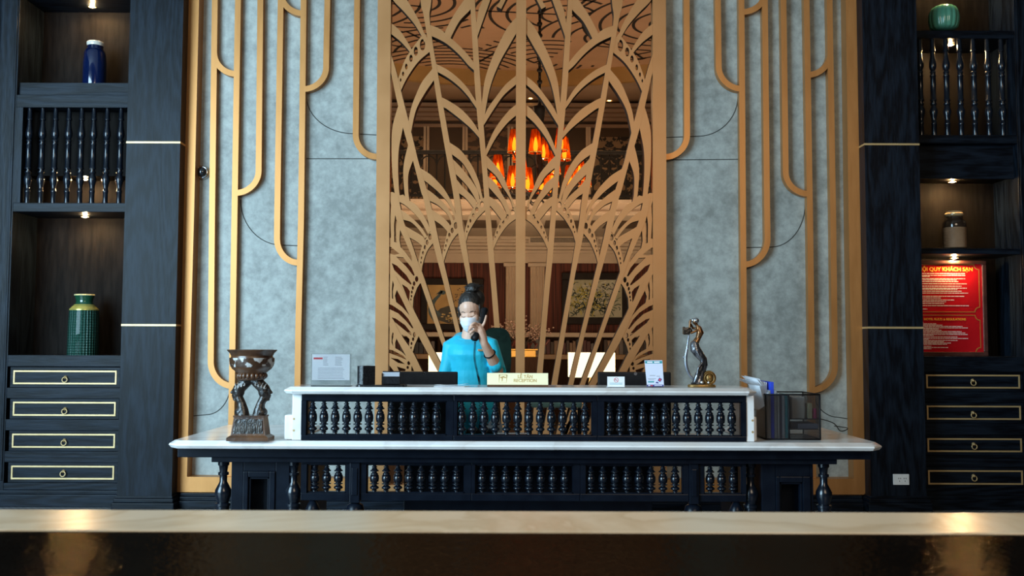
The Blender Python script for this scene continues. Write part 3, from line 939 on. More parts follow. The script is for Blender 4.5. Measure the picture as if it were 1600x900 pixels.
MB().lathe([(6 * k, 0.98 * Hm), (6.3 * k, 1.0 * Hm), (5 * k, 1.01 * Hm), (4 * k, .97 * Hm)], mj, 24).build('rim', g_rim, mroot, auto=40)

clay = mat('ridged_brown_clay', (0.25, 0.145, 0.075), (0.32, 0.195, 0.11), 9, rough=0.55)
vb = MB()
bj = P(1492, 388, 7.84); k = 7.84 / FPX
vroot = empty('vase', bj, 'brown ridged stoneware jar with a dark glazed neck on the right shelf', 'vase')
Hb = 58 * k
pr = [(16, 0)]
for i in range(14):
    t = 0.02 + i * 0.0386
    pr += [(17.0, t), (17.3, t + .012), (17.3, t + .026), (16.8, t + .036)]
pr += [(17.2, .56)]
vb.lathe([(r * k, t * Hb) for r, t in pr], bj, 40); vb.build('body', clay, vroot, auto=40)
MB().lathe([(r * k, t * Hb) for r, t in [(17.2, .555), (17.5, .6), (17, .70), (15, .76), (12, .79), (11.5, .86)]], bj, 40, cap=False).build('shoulder', mat('dark_brown_glaze', (0.03, 0.017, 0.01), (0.05, 0.03, 0.018), 6, rough=0.15, coat=0.4), vroot, smooth=True)
MB().lathe([(r * k, t * Hb) for r, t in [(11.5, .855), (14, .88), (14.3, .93), (12.5, .96), (12, 1.0), (10.5, 1.0), (10, .86)]], bj, 40, cap=False).build('rim', mat('tan_glaze', (0.36, 0.24, 0.12), (0.42, 0.3, 0.16), 6, rough=0.2), vroot, auto=40)

# red notice board leaning in the right niche
RC = P(1478, 484, 7.83)
zb0, zt0 = ZR(557) + 0.001, P(1478, 411, 7.83).z
hw = 57 / FPX * 7.83
brd = empty('notice_board', (RC.x, 7.83, zb0), 'red framed notice of hotel rules with gold and white lines leaning in the right niche', 'notice board')
lacq = mat('red_lacquer_print', (0.42, 0.006, 0.010), (0.50, 0.010, 0.014), 4, rough=0.12, coat=0.5)
fw = 0.034
f = MB()
x0, x1 = RC.x - hw - fw, RC.x + hw + fw
for q in ((x0, x1, zb0, zb0 + fw), (x0, x1, zt0 - 0.01, zt0 + fw * .6), (x0, x0 + fw, zb0 + fw, zt0 - 0.01), (x1 - fw, x1, zb0 + fw, zt0 - 0.01)):
    f.box(q[0], q[1], 7.815, 7.85, q[2], q[3], 0.006)
f.build('frame', mat('mahogany_frame', (0.05, 0.018, 0.014), (0.08, 0.03, 0.022), 10, rough=0.25, coat=0.3), brd)
pn = MB().box(x0 + fw, x1 - fw, 7.826, 7.845, zb0 + fw, zt0 - 0.01).build('panel', lacq, brd)
gold_ink = mat('gold_ink', (0.85, 0.45, 0.03), (0.9, 0.5, 0.05), 6, rough=0.35)
white_ink = mat('pale_ink', (0.72, 0.55, 0.52), (0.78, 0.6, 0.57), 6, rough=0.5)
dim_gold = mat('dull_gold_line', (0.33, 0.13, 0.02), (0.38, 0.16, 0.03), 6, rough=0.4)
YF = 7.8253
zz = lambda py: P(1478, py, 7.83).z
text_mesh('NỘI QUY KHÁCH SẠN', 0.044, (RC.x + .002, YF, zz(421)), gold_ink, 'heading', pn, 0.0003, bold=0.0006)
text_mesh('HOTEL RULES & REGULATIONS', 0.0245, (RC.x - .012, YF, zz(499)), gold_ink, 'heading', pn, 0.0003, bold=0.0004)
lines = MB(); rnd = random.Random(4)
xl = RC.x - hw + 0.09 - .05
for py, fr_ in [(427.5, .97), (430.5, .98), (432, .3), (435.5, .98), (437.5, .82), (440, .84), (443.5, 1.0), (445, .15), (447.2, .9), (450.3, 1.0), (452, .82), (455, .9), (458, 1.02), (463, .95), (465.7, .5), (468.8, .77), (471.5, .6), (474.3, .56), (477.7, 1.03), (479, .04), (483, .24),
                (504, .16), (506, .42), (508, .52), (510, .9), (512.3, 1.0), (514, .45), (516, .5), (518, .88), (520.3, .95), (522.6, 1.0), (524, .35), (526.5, .8), (528.8, 1.0), (530, .25), (532, .8), (534, .55), (536, .68), (538, .6), (541, .3), (543, .62), (545, .3)]:
    z = zz(py)
    x = xl
    end = xl + 0.43 * fr_
    while x < end - 0.004:
        w = min(rnd.uniform(0.012, 0.04), end - x)
        lines.box(x, x + w, YF, 7.8262, z - 0.0031, z + 0.0031); x += w + 0.0035
lines.build('text_lines', white_ink, pn)
brd_lines = MB()
for (pa, pc) in ((413, 488), (492, 551)):
    za, zc_ = zz(pc), zz(pa); xa, xb = RC.x - hw + 0.02, RC.x + hw - 0.02
    r = 0.04
    pts = []
    for cx, cz, a0 in ((xb, zc_, 180), (xa, zc_, 270), (xa, za, 0), (xb, za, 90)):
        for k_ in range(7):
            a = radians(a0 + 90 - k_ * 15) if False else radians(a0 + 90 * (1 - k_ / 6))
            pts.append((cx + r * cos(a), cz + r * sin(a)))
    # outline with scooped corners
    inner = []
    cxm, czm = (xa + xb) / 2, (za + zc_) / 2
    for x, z in pts:
        inner.append((x - math.copysign(0.006, x - cxm), z - math.copysign(0.006, z - czm)))
    n_ = len(pts)
    for i in range(n_):
        j = (i + 1) % n_
        brd_lines.poly([pts[i], pts[j], inner[j], inner[i]], YF, 7.8262)
brd_lines.build('gold_border', dim_gold, pn)

# ------------------------------------------------------------------ the hall seen through the screen
HU, HLW, HR = 16.5, 17.6, 14.4             # upper wall, lower wall, balcony edge
M['hall_tan'] = mat('hall_tan_paint', (0.34, 0.24, 0.165), (0.38, 0.27, 0.19), 2, rough=0.7)
M['hall_cream'] = mat('hall_cream_paint', (0.60, 0.47, 0.34), (0.66, 0.53, 0.39), 3, rough=0.55)
M['hall_brown'] = mat('hall_brown_paint', (0.065, 0.039, 0.02), (0.085, 0.051, 0.026), 2, rough=0.6)
M['hall_dark'] = mat('hall_dark_wood', (0.03, 0.014, 0.008), (0.04, 0.019, 0.010), 8, (6, 6, 1), rough=0.7, spec=0.1)
M['burgundy'] = mat('burgundy_striped_cloth', (0.05, 0.010, 0.006), (0.15, 0.035, 0.018), 7, (6, 6, 0.12), rough=0.75, lo=.42, hi=.58)


def damask():
    m, nt, b = new_mat('damask_wallpaper'); N, L = nt.nodes, nt.links
    tc = N.new('ShaderNodeTexCoord'); sp = N.new('ShaderNodeSeparateXYZ'); L.new(tc.outputs['Object'], sp.inputs[0])
    pp = N.new('ShaderNodeMath'); pp.operation = 'PINGPONG'; pp.inputs[1].default_value = 0.42; L.new(sp.outputs['X'], pp.inputs[0])
    pz = N.new('ShaderNodeMath'); pz.operation = 'WRAP'; pz.inputs[1].default_value = 1.1; pz.inputs[2].default_value = 0.0; L.new(sp.outputs['Z'], pz.inputs[0])
    cb_ = N.new('ShaderNodeCombineXYZ'); L.new(pp.outputs[0], cb_.inputs[0]); L.new(pz.outputs[0], cb_.inputs[2])
    nz = N.new('ShaderNodeTexNoise'); nz.inputs['Scale'].default_value = 7.5; nz.inputs['Detail'].default_value = 3.0; nz.inputs['Distortion'].default_value = 1.3
    L.new(cb_.outputs[0], nz.inputs['Vector'])
    rp = N.new('ShaderNodeValToRGB'); rp.color_ramp.interpolation = 'CONSTANT'
    rp.color_ramp.elements[0].color = (0.012, 0.010, 0.009, 1); rp.color_ramp.elements[1].position = 0.52; rp.color_ramp.elements[1].color = (0.27, 0.18, 0.10, 1)
    L.new(nz.outputs['Fac'], rp.inputs[0]); L.new(rp.outputs[0], b.inputs['Base Color']); b.inputs['Roughness'].default_value = 0.6
    return m


structure(MB().box(-5.5, 5.5, 7.92, 18.2, -0.12, 0).build('floor', mat('hall_floor_stone', (0.05, 0.036, 0.024), (0.08, 0.06, 0.04), 2, rough=0.3)))
for n, x in (('wall_left', -5.5), ('wall_right', 5.5)):
    structure(MB().box(x - 0.1, x + 0.1, 7.93, 18.2, 0, 6.2).build(n, M['hall_brown']))
lw = structure(MB().box(-5.4, 5.4, HLW, HLW + 0.2, 0, 3.25).build('wall_far', M['burgundy']))
uw = structure(MB().box(-5.4, 5.4, HU, HU + 0.2, 3.5, 6.2).build('wall_upper', M['hall_brown']))
zs = P(813, 168, HU).z
co = MB()
for i, (dz, dy) in enumerate(((0.0, .34), (-.07, .26), (-.13, .16), (-.19, .10), (-.30, .05))):
    co.box(-5.4, 5.4, HU - dy, HU, zs + dz - 0.06, zs + dz, 0.012)
co.build('cornice', M['hall_tan'], uw)
zcov = P(813, 131, 15.2).z
# dropped soffit ring around the painted ceiling
sf = MB(); R0 = 3.55
ccx, ccy = 0.15, 15.35 - R0 * 1.0
outer = [(-5.4, 7.93), (5.4, 7.93), (5.4, HU), (-5.4, HU)]
hole = [(ccx + R0 * 1.25 * cos(2 * pi * k / 64), ccy + R0 * sin(2 * pi * k / 64)) for k in range(64)]
sf.poly(outer, zcov, zcov + 0.10, [hole], plane='XY')
structure(sf.build('ceiling', M['hall_tan']))
tr_ = MB()
for rr, z0, z1, in ((1.0, zcov - 0.012, zcov + 0.25),):
    n = 64
    a = [(ccx + R0 * 1.25 * cos(2 * pi * k / n), ccy + R0 * sin(2 * pi * k / n)) for k in range(n)]
    b_ = [(ccx + (R0 * 1.25 - 0.07) * cos(2 * pi * k / n), ccy + (R0 - 0.07) * sin(2 * pi * k / n)) for k in range(n)]
    tr_.poly(a, z0, z1, [b_], plane='XY')
structure(tr_.build('trim_5', mat('gilded_cove', (0.42, 0.25, 0.08), (0.48, 0.29, 0.1), 4, rough=0.4, metal=0.2)))
zpc = zcov + 0.24
pc = structure(MB().box(-5.4, 5.4, 7.93, HU, zpc, zpc + 0.1).build('ceiling', mat('painted_tan_ceiling', (0.40, 0.245, 0.145), (0.45, 0.28, 0.17), 2, rough=0.8)))
rnd = random.Random(11)
ln = MB()


def flat_line(pts, w):
    for a, b in zip(pts[:-1], pts[1:]):
        a = Vector(a); b = Vector(b); t = (b - a)
        if t.length < 1e-5: continue
        t.normalize(); nn = Vector((-t.y, t.x)) * w / 2
        vs = [ln.bm.verts.new((p.x, p.y, zpc - 0.003)) for p in (a + nn, b + nn, b - nn, a - nn)]
        ln._f(vs)


def inside(p):
    return ((p[0] - ccx) / (R0 * 1.25 - .1)) ** 2 + ((p[1] - ccy) / (R0 - .1)) ** 2 < 1 and p[1] > 8.3


discs = []
for gy in range(6):
    for gx in range(6):
        discs.append((-3.1 + 1.25 * gx + rnd.uniform(-.3, .3) + .6 * (gy % 2), 11.0 + 0.92 * gy + rnd.uniform(-.25, .25), rnd.uniform(.9, 1.4), rnd.uniform(0, 2 * pi), rnd.uniform(4.4, 6.28)))
rnd.shuffle(discs)
for i, (cx, cy, R_d, a0, sweep) in enumerate(discs):
    def free(p):
        return inside(p) and not any(((p[0] - c[0]) / 1.15) ** 2 + ((p[1] - c[1]) / 1.15) ** 2 < c[2] ** 2 for c in discs[:i])
    nrings = rnd.choice((5, 6, 7)); step = rnd.choice((.14, .17, .20))
    curves = [[(cx + (R_d - j * step) * 1.15 * cos(a0 + sweep * q / 40), cy + (R_d - j * step) * 1.15 * sin(a0 + sweep * q / 40)) for q in range(41)] for j in range(nrings) if R_d - j * step > .15]
    ri = max(.12, R_d - nrings * step)
    for q in range(rnd.randint(0, 4)):
        a = a0 + sweep * rnd.random()
        curves.append([(cx + 1.15 * r_ * cos(a), cy + 1.15 * r_ * sin(a)) for r_ in (ri, (ri + R_d) / 2, R_d)])
    a = rnd.uniform(0, pi)
    for off in (-.07, .07):
        if rnd.random() < .6: curves.append([(cx + t * ri * cos(a) - off * sin(a), cy + t * ri * sin(a) + off * cos(a)) for t in (-1, -.5, 0, .5, 1)])
    for cv_ in curves:
        seg = []
        for p in cv_:
            if free(p): seg.append(p)
            else:
                if len(seg) > 1: flat_line(seg, 0.044)
                seg = []
        if len(seg) > 1: flat_line(seg, 0.044)
ln.build('ceiling_line_pattern', mat('black_ceiling_paint', (0.012, 0.009, 0.008), (0.018, 0.014, 0.012), 9, rough=0.7), pc)

# upper wall panelling
up = MB()
for px0, px1 in ((560, 661), (924, 1065)):
    a, c = P(px0, 195, HU - .03), P(px1, 300, HU - .03)
    up.box(a.x, c.x, HU - 0.03, HU - 0.001, 3.6, zs - 0.52)
up.build('wallpaper_panel', damask(), uw)
mo = MB()
for px in (664, 669, 724.5, 729, 795, 800, 917, 921):
    x = P(px, 220, HU).x
    mo.box(x - 0.022, x + 0.022, HU - 0.05, HU - 0.001, 3.6, zs - 0.34, 0.008)
for py in (172, 181):
    z = P(760, py, HU).z
    mo.box(P(724, py, HU).x, P(800, py, HU).x, HU - 0.05, HU - 0.001, z - 0.03, z + 0.02, 0.008)
mo.build('panel_moulding', M['hall_cream'], uw)
art = MB(); a, c = P(731, 184, HU), P(793, 290, HU)
art.box(a.x, c.x, HU - 0.02, HU - 0.001, 3.7, a.z); art.build('inset_panel', mat('swirled_brown_panel', (0.055, 0.03, 0.014), (0.20, 0.115, 0.055), 5, (1, 1, 2.4), rough=0.5, detail=2, lo=.47, hi=.53), uw)

# balcony slab, coffered underside, railing
zb_top = P(813, 312, HR).z
zb_bot = P(813, 336, HR).z
sl = MB(); sl.box(-5.4, 5.4, HR, HU, zb_bot, zb_top)
sl.box(-5.4, 5.4, HR - 0.05, HR + 0.1, zb_top - 0.045, zb_top, 0.01)
sl.box(-5.4, 5.4, HR - 0.03, HR + 0.1, zb_bot + 0.02, zb_bot + 0.06, 0.01)
sl.box(-5.4, 5.4, HU, HLW, zb_bot, zb_bot + 0.2)
slab = structure(sl.build('ceiling', M['hall_cream']))
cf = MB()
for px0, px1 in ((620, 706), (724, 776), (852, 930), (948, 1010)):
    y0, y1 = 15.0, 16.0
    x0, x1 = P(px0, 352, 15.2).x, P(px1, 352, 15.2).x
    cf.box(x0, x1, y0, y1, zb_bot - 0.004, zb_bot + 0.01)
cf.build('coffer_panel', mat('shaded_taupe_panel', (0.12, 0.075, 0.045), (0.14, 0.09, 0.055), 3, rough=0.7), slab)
cw = MB()
for (dz, dy) in ((0, .42), (-.05, .34), (-.10, .24), (-.16, .16), (-.22, .10)):
    cw.box(-5.4, 5.4, HLW - dy, HLW, zb_bot + dz - 0.06, zb_bot + dz - 0.002, 0.012)
zc_b = P(700, 411, HLW).z
cw.box(-5.4, 5.4, HLW - 0.06, HLW, zc_b, zb_bot - 0.2, 0.01)
structure(cw.build('trim_6', M['hall_cream']))
vt = MB(); yv = HLW - .44; a, c = P(826, 370, yv), P(935, 381, yv)
vt.box(a.x, c.x, yv, yv + .03, c.z, a.z, .006); vo = vt.build('air_grille', M['hall_cream'], slab)
vt = MB()
for i in range(4): vt.box(a.x + .03, c.x - .03, yv - .003, yv + .01, c.z + .025 + .022 * i, c.z + .038 + .022 * i)
vt.build('grille_slats', M['iron'], vo)
rl = empty('balcony_railing', (0.1, HR, zb_top), 'black wrought-iron balcony railing with arched bars in the hall beyond the screen', 'railing')
zr = P(813, 237, HR).z
RX0, RX1 = -2.9, 3.1
MB().box(RX0, RX1, HR + 0.02, HR + 0.09, zr - 0.035, zr + 0.025, 0.012).build('top_rail', M['iron'], rl)
MB().box(RX0, RX1, HR + 0.035, HR + 0.075, zb_top + 0.05, zb_top + 0.09).build('bottom_rail', M['iron'], rl)
nb = 48
bm_ = spindle_mesh('rail_bar', zr - zb_top - 0.07, 0.012, [(0, 1), (1, 1)], M['iron'])
for i in range(nb + 1):
    inst(bm_, 'rail_bar', rl, (RX0 + (RX1 - RX0) * i / nb, HR + 0.055, zb_top + 0.04))
for i in range(0, nb, 2):
    xa = RX0 + (RX1 - RX0) * i / nb; w = (RX1 - RX0) / nb
    MB().tube([(xa + w - w * cos(t * pi / 10), HR + 0.055, zr - 0.22 + w * 1.3 * sin(t * pi / 10)) for t in range(11)], 0.011, 6).build('rail_arch', M['iron'], rl)

# fluted pilasters of the lower wall
for lab, px0, px1 in (('cream fluted half-column just left of the screen\'s centre post', 790, 807), ('cream fluted half-column just right of the screen\'s centre post', 826, 852)):
    x0, x1 = P(px0, 480, HLW).x, P(px1, 480, HLW).x
    if px0 == 790: x1 = x0 + 0.30
    else: x0, x1 = P(828, 480, HLW).x, P(828, 480, HLW).x + .27
    root = empty('fluted_pilaster', ((x0 + x1) / 2, HLW, 0), lab, 'column', 'cream fluted half-columns')
    outl = [(x0, HLW - .001), (x0, HLW - 0.09)]
    nfl = 5; w = (x1 - x0) / nfl
    for i in range(nfl):
        for q in range(7):
            t = q / 6
            outl.append((x0 + w * (i + 0.1 + 0.8 * t), HLW - 0.10 + 0.035 * sin(pi * t)))
    outl += [(x1, HLW - 0.09), (x1, HLW - .001)]
    zb1, zt1 = P(800, 541, HLW).z, zc_b
    MB().poly(outl, zb1, zt1, plane='XY').build('shaft', M['hall_cream'], root, auto=30)
    MB().box(x0 - 0.05, x1 + 0.05, HLW - 0.14, HLW - 0.002, 0.9, zb1, 0.015).build('base', M['hall_cream'], root)
    MB().box(x0 - 0.04, x1 + 0.04, HLW - 0.13, HLW - 0.002, zt1 - 0.07, zt1, 0.015).build('capital', M['hall_cream'], root)

# the two paintings of the lower wall
YP = HLW - 0.12


def painting(label, pxs, pys, fw_, ground):
    a, c = P(pxs[0], pys[0], YP), P(pxs[1], pys[1], YP)
    r = empty('painting', ((a.x + c.x) / 2, YP, c.z), label, 'painting', 'framed paintings on the striped wall')
    f = MB()
    for q in ((a.x - fw_, c.x + fw_, a.z, a.z + fw_), (a.x - fw_, c.x + fw_, c.z - fw_, c.z), (a.x - fw_, a.x, c.z, a.z), (c.x, c.x + fw_, c.z, a.z)):
        f.box(q[0], q[1], YP - 0.03, HLW - 0.002, q[2], q[3], 0.012)
    f.build('frame', mat('ebony_frame', (0.010, 0.006, 0.005), (0.018, 0.011, 0.008), 10, rough=0.55, spec=.2), r)
    cv = MB().box(a.x, c.x, YP, HLW - 0.005, c.z, a.z).build('canvas', ground, r)
    return r, cv


ochre = mat('ochre_canvas', (0.42, 0.24, 0.06), (0.58, 0.36, 0.11), 3, rough=0.5, emit=None)
pr_, cv = painting('framed ochre painting of a dark peacock behind the receptionist', (668, 745), (445, 506), 0.12, ochre)
pk = MB(); Yk = YP - 0.004
neck = spline([(690, 454), (686.5, 461), (680, 468), (675, 476), (676, 487), (684, 497)], 6)
wd = [2.2, 2.0, 2.6, 4.2, 6.5, 8.5]
Ln, Rn = [], []
for i, p in enumerate(neck):
    t = i / (len(neck) - 1) * (len(wd) - 1); k0 = min(int(t), len(wd) - 2); w = wd[k0] + (wd[k0 + 1] - wd[k0]) * (t - k0)
    a = neck[max(0, i - 1)]; b = neck[min(len(neck) - 1, i + 1)]; tv = (b - a).normalized(); nv = Vector((-tv.y, tv.x))
    Ln.append(X2(*(p + nv * w), Yk)); Rn.append(X2(*(p - nv * w), Yk))
pk.poly(Ln + Rn[::-1], Yk, YP - 0.0005)
pk.poly([X2(*q, Yk) for q in oval(692, 457, 4.2, 3.4)], Yk, YP - 0.0005)
pk.poly([X2(*q, Yk) for q in [(687, 455), (681, 460), (688, 459)]], Yk, YP - 0.0005)
pk.build('painted_bird', mat('teal_black_paint', (0.008, 0.035, 0.045), (0.02, 0.075, 0.08), 12, rough=0.4), cv)
tl = MB(); tg = MB()
tl.poly([X2(*q, Yk) for q in [(684, 500), (680, 490), (688, 482), (700, 478), (714, 480), (730, 488), (742, 500), (738, 505), (700, 505)]], Yk + .001, YP - 0.0005)
tl.build('painted_tail', mat('olive_black_paint', (0.02, 0.018, 0.008), (0.04, 0.035, 0.015), 12, rough=0.5), cv)
rnd = random.Random(3)
for i in range(46):
    u = rnd.random(); x = 690 + 46 * u; y = 503 - rnd.random() * (20 - abs(u - .4) * 18)
    tg.poly([X2(*q, Yk) for q in oval(x, y, rnd.uniform(1.6, 2.8), rnd.uniform(.9, 1.5), 7)], Yk - .001, YP - 0.002)
tg.build('painted_feathers', mat('gold_paint', (0.65, 0.42, 0.10), (0.8, 0.55, 0.16), 12, rough=0.4), cv)
br_ = MB()
for a, b_, w in (((724, 478), (727, 455), .9), ((727, 466), (734, 458), .7), ((726, 470), (718, 460), .7), ((730, 476), (741, 462), .8), ((722, 480), (712, 468), .6), ((736, 468), (744, 470), .6)):
    br_.poly(ribbon([a, b_], w / FPX * Yk, Yk), Yk, YP - 0.0005)
for i in range(60):
    x, y = rnd.gauss(728, 9), rnd.gauss(463, 7)
    if 706 < x < 744 and 447 < y < 482: br_.poly([X2(*q, Yk) for q in oval(x, y, 1.3, .9, 6)], Yk, YP - 0.0005)
br_.build('painted_branches', mat('umber_paint', (0.05, 0.028, 0.01), (0.08, 0.045, 0.018), 12, rough=0.5), cv)

sage = mat('pale_sage_canvas', (0.36, 0.34, 0.20), (0.52, 0.50, 0.36), 4, rough=0.5)
pr2, cv2 = painting('framed pale painting of dense green and yellow foliage right of the centre post', (889, 972), (437, 496), 0.13, sage)
for nm, cols, n, seed in (('painted_leaves', ((0.02, 0.045, 0.025), (0.05, 0.09, 0.05)), 230, 5), ('painted_blooms', ((0.42, 0.36, 0.04), (0.58, 0.5, 0.1)), 70, 8), ('painted_mist', ((0.55, 0.53, 0.42), (0.62, 0.6, 0.5)), 60, 9)):
    g = MB(); rnd = random.Random(seed)
    for i in range(n):
        if nm == 'painted_mist': x, y = rnd.gauss(950, 14), rnd.gauss(452, 10)
        else: x, y = rnd.gauss(913 if nm == 'painted_blooms' else 925, 17 if nm == 'painted_blooms' else 26), rnd.gauss(462 if nm == 'painted_blooms' else 474, 13)
        if not (892 < x < 969 and 440 < y < 493): continue
        a = rnd.uniform(0, pi); l_, w = rnd.uniform(2.5, 6), rnd.uniform(.5, 1.1)
        bend = rnd.uniform(-2, 2)
        path = [(x - l_ * cos(a), y - l_ * sin(a)), (x + bend * sin(a), y - bend * cos(a)), (x + l_ * cos(a), y + l_ * sin(a))]
        path = [(min(970, max(891, q[0])), min(494, max(439, q[1]))) for q in path]
        yy = YP - 0.002 - 0.0015 * (nm != 'painted_leaves')
        g.poly(ribbon(spline(path, 4), w * 1.6 / FPX * yy, yy), yy, YP - 0.0005)
    g.build(nm, mat(nm + '_colour', cols[0], cols[1], 9, rough=0.5), cv2)

# bookcase ledge under the paintings, its books, the gold box
zl = P(700, 521, 17.1).z; zl2 = P(700, 553, 17.1).z
shf = empty('bookcase', (0.1, 17.3, 0), 'long low bookcase with cream ledge along the striped wall of the hall', 'bookcase')
xa, xb = -2.75, 3.0
MB().box(xa, xb, 17.0, 17.42, zl - 0.06, zl + 0.02, 0.012).build('top_ledge', M['hall_cream'], shf)
MB().box(xa, xb, 17.0, 17.42, zl2 - 0.09, zl2, 0.01).build('shelf', mat('honey_wood', (0.30, 0.16, 0.05), (0.36, 0.2, 0.07), 6, rough=0.4), shf)
MB().box(xa, xb, 17.38, 17.42, 0.02, zl - .06).build('back_panel', M['hall_dark'], shf)
MB().box(xa, xb, 17.05, 17.40, 0.0, zl2 - 0.09).build('base_cabinet', M['hall_dark'], shf)
for x in (xa, xa + 1.44, xb - 1.44, xb - 0.05):
    MB().box(x, x + 0.05, 17.02, 17.38, zl2, zl - 0.06).build('divider', M['hall_dark'], shf)
rnd = random.Random(21)
bcols = [mat('book_%s' % n, c, None, 8, rough=0.55) for n, c in (('maroon', (0.07, 0.012, 0.01)), ('umber', (0.05, 0.028, 0.015)), ('tan', (0.22, 0.13, 0.07)), ('grey', (0.13, 0.11, 0.10)), ('ink', (0.015, 0.016, 0.022)))]
hmax = zl - 0.06 - zl2 - 0.03
x = xa + 0.08
while x < xb - 0.18:
    w = rnd.uniform(0.055, 0.085)
    if not any(d - 0.01 < x + w and x < d + 0.07 for d in (xa + 1.44, xb - 1.44)):
        h = hmax * rnd.uniform(0.72, 1.0); i = rnd.randint(0, 4)
        o = MB().box(x, x + w - 0.006, 17.10, 17.34, zl2 + .001, zl2 + h, 0.006).build('book', bcols[i])
        tag(o, 'upright book spine in the row under the cream ledge of the hall bookcase', 'book', 'books in the hall bookcase')
    x += w
gb = P(814, 557, 16.9)
# fabric covered bench-box in front of the bookcase
go = empty('gilt_box', (P(814, 550, 15.0).x, 15.0, 0), 'long gilded box on a dark stand before the hall bookcase', 'box')
g0, g1 = P(790, 547, 15.0), P(837, 558, 15.0)
MB().box(g0.x, g1.x, 14.9, 15.12, g1.z, g0.z, 0.01).build('box_body', mat('gilded_box', (0.50, 0.27, 0.03), (0.58, 0.33, 0.05), 6, rough=0.35, metal=0.3), go)
MB().box(g0.x - .03, g1.x + .03, 14.88, 15.14, g0.z, g0.z + 0.02, 0.006).build('box_lid', mat('gilded_lid', (0.56, 0.32, 0.05), (0.62, 0.38, 0.08), 6, rough=0.3, metal=0.3), go)
MB().box(g0.x - .05, g1.x + .05, 14.88, 15.14, 0, g1.z).build('stand', M['hall_dark'], go)

# flowering branches in a pot on a pedestal, either side of the centre post
fa = empty('flower_arrangement', (P(813, 560, 15.6).x, 15.6, 0), 'arching branches of pink blossom in a dark pot seen past the centre post', 'flowers')
cx = P(813, 530, 15.6).x; zpot = P(813, 590, 15.6).z
MB().lathe([(0.2, 0), (0.2, zpot * .9), (0.24, zpot * .92), (0.24, zpot)], (cx, 15.6, 0), 28).build('pedestal', M['hall_dark'], fa, auto=40)
MB().lathe([(0.10, 0), (0.17, .08), (0.19, .2), (0.13, .32), (0.11, .36), (0.14, .40)], (cx, 15.6, zpot), 28).build('pot', mat('oxblood_pot', (0.05, 0.012, 0.008), (0.08, 0.02, 0.012), 5, rough=0.2, coat=0.4), fa, smooth=True)
rnd = random.Random(17)
bl = MB(); tips = []
for i in range(26):
    a = rnd.uniform(-1.15, 1.15); l_ = rnd.uniform(0.35, 0.62); dy = rnd.uniform(-.2, .2)
    p0 = Vector((cx, 15.6, zpot + 0.36)); p1 = p0 + Vector((sin(a) * l_ * .45, dy * .4, 0.3)); p2 = p0 + Vector((sin(a) * l_ * .95, dy, 0.28 + cos(a) * l_ * .5))
    pts = spline([p0, p1, p2], 6); bl.tube(pts, [0.008 * (1 - .06 * k) for k in range(len(pts))], 5)
    tips += pts[6:]
bl.build('branches', mat('blossom_bark', (0.035, 0.016, 0.01), (0.06, 0.03, 0.018), 12, rough=0.7), fa)
bs = MB()
for p in tips:
    for k in range(2):
        q = Vector(p) + Vector((rnd.gauss(0, .035), rnd.gauss(0, .035), rnd.gauss(0, .03)))
        bs.ell(q, (rnd.uniform(.012, .024), rnd.uniform(.012, .024), rnd.uniform(.010, .018)), 6, 4)
tag(bs.build('blossom', mat('pale_pink_blossom', (0.36, 0.22, 0.16), (0.52, 0.36, 0.28), 20, rough=0.7), fa, smooth=True), kind='stuff')
lf = MB()
for i in range(60):
    q = Vector((cx + rnd.gauss(0, .2), 15.6 + rnd.gauss(0, .12), zpot + rnd.uniform(.3, .62)))
    rt = Matrix.Rotation(rnd.uniform(-.9, .9), 3, 'Y') @ Matrix.Rotation(rnd.uniform(-.6, .6), 3, 'X')
    lf.ell(q, (0.018, 0.004, rnd.uniform(.05, .09)), 6, 5, rt)
tag(lf.build('leaves', mat('russet_leaves', (0.08, 0.015, 0.01), (0.14, 0.03, 0.018), 20, rough=0.5), fa, smooth=True), kind='stuff')

# two box-shaped table lamps on side tables
M['lampshade'] = mat('lit_cream_shade', (0.85, 0.78, 0.62), (0.9, 0.83, 0.68), 4, rough=0.7, emit=(1.0, 0.86, 0.55), estr=1.7)
for lab, pxa, pxb in (('lit cream box lampshade glowing right of the centre post', 890, 961), ('lit cream box lampshade half hidden behind the receptionist', 670, 735)):
    d = 12.5
    a, c = P(pxa, 551, d), P(pxb, 590, d)
    w = c.x - a.x; x = (a.x + c.x) / 2
    r = empty('table_lamp', (x, d + w / 3, 0), lab, 'lamp', 'box table lamps in the hall')
    sh = MB()
    t = 0.006
    sh.box(a.x, c.x, d, d + t, c.z, a.z); sh.box(a.x, c.x, d + .35 - t, d + .35, c.z, a.z)
    sh.box(a.x, a.x + t, d, d + .35, c.z, a.z); sh.box(c.x - t, c.x, d, d + .35, c.z, a.z)
    sh.build('lamp_shade', M['lampshade'], r)
    MB().lathe([(0.02, 0), (0.02, .12), (0.035, .125), (0.035, .2), (.015, .21)], (x, d + .175, c.z - .02), 16).build('bulb_holder', M['brass'], r)
    MB().lathe([(0.12, 0), (0.12, .02), (0.03, .04), (0.05, .12), (0.03, .2), (0.02, c.z - 0.62)], (x, d + .175, 0.62), 24).build('lamp_base', M['brass'], r, smooth=True)
    st = empty('side_table', (x, d + .175, 0), 'dark square side table under the lampshade ' + ('right of the centre post' if pxa > 800 else 'behind the receptionist'), 'table', 'side tables in the hall')
    MB().box(x - .4, x + .4, d - .1, d + .45, 0.58, 0.619, 0.008).build('table_top', M['hall_dark'], st)
    for sx in (-.36, .32):
        for sy in (-.07, .37):
            MB().box(x + sx, x + sx + .05, d + sy, d + sy + .05, 0, 0.58).build('leg', M['hall_dark'], st)

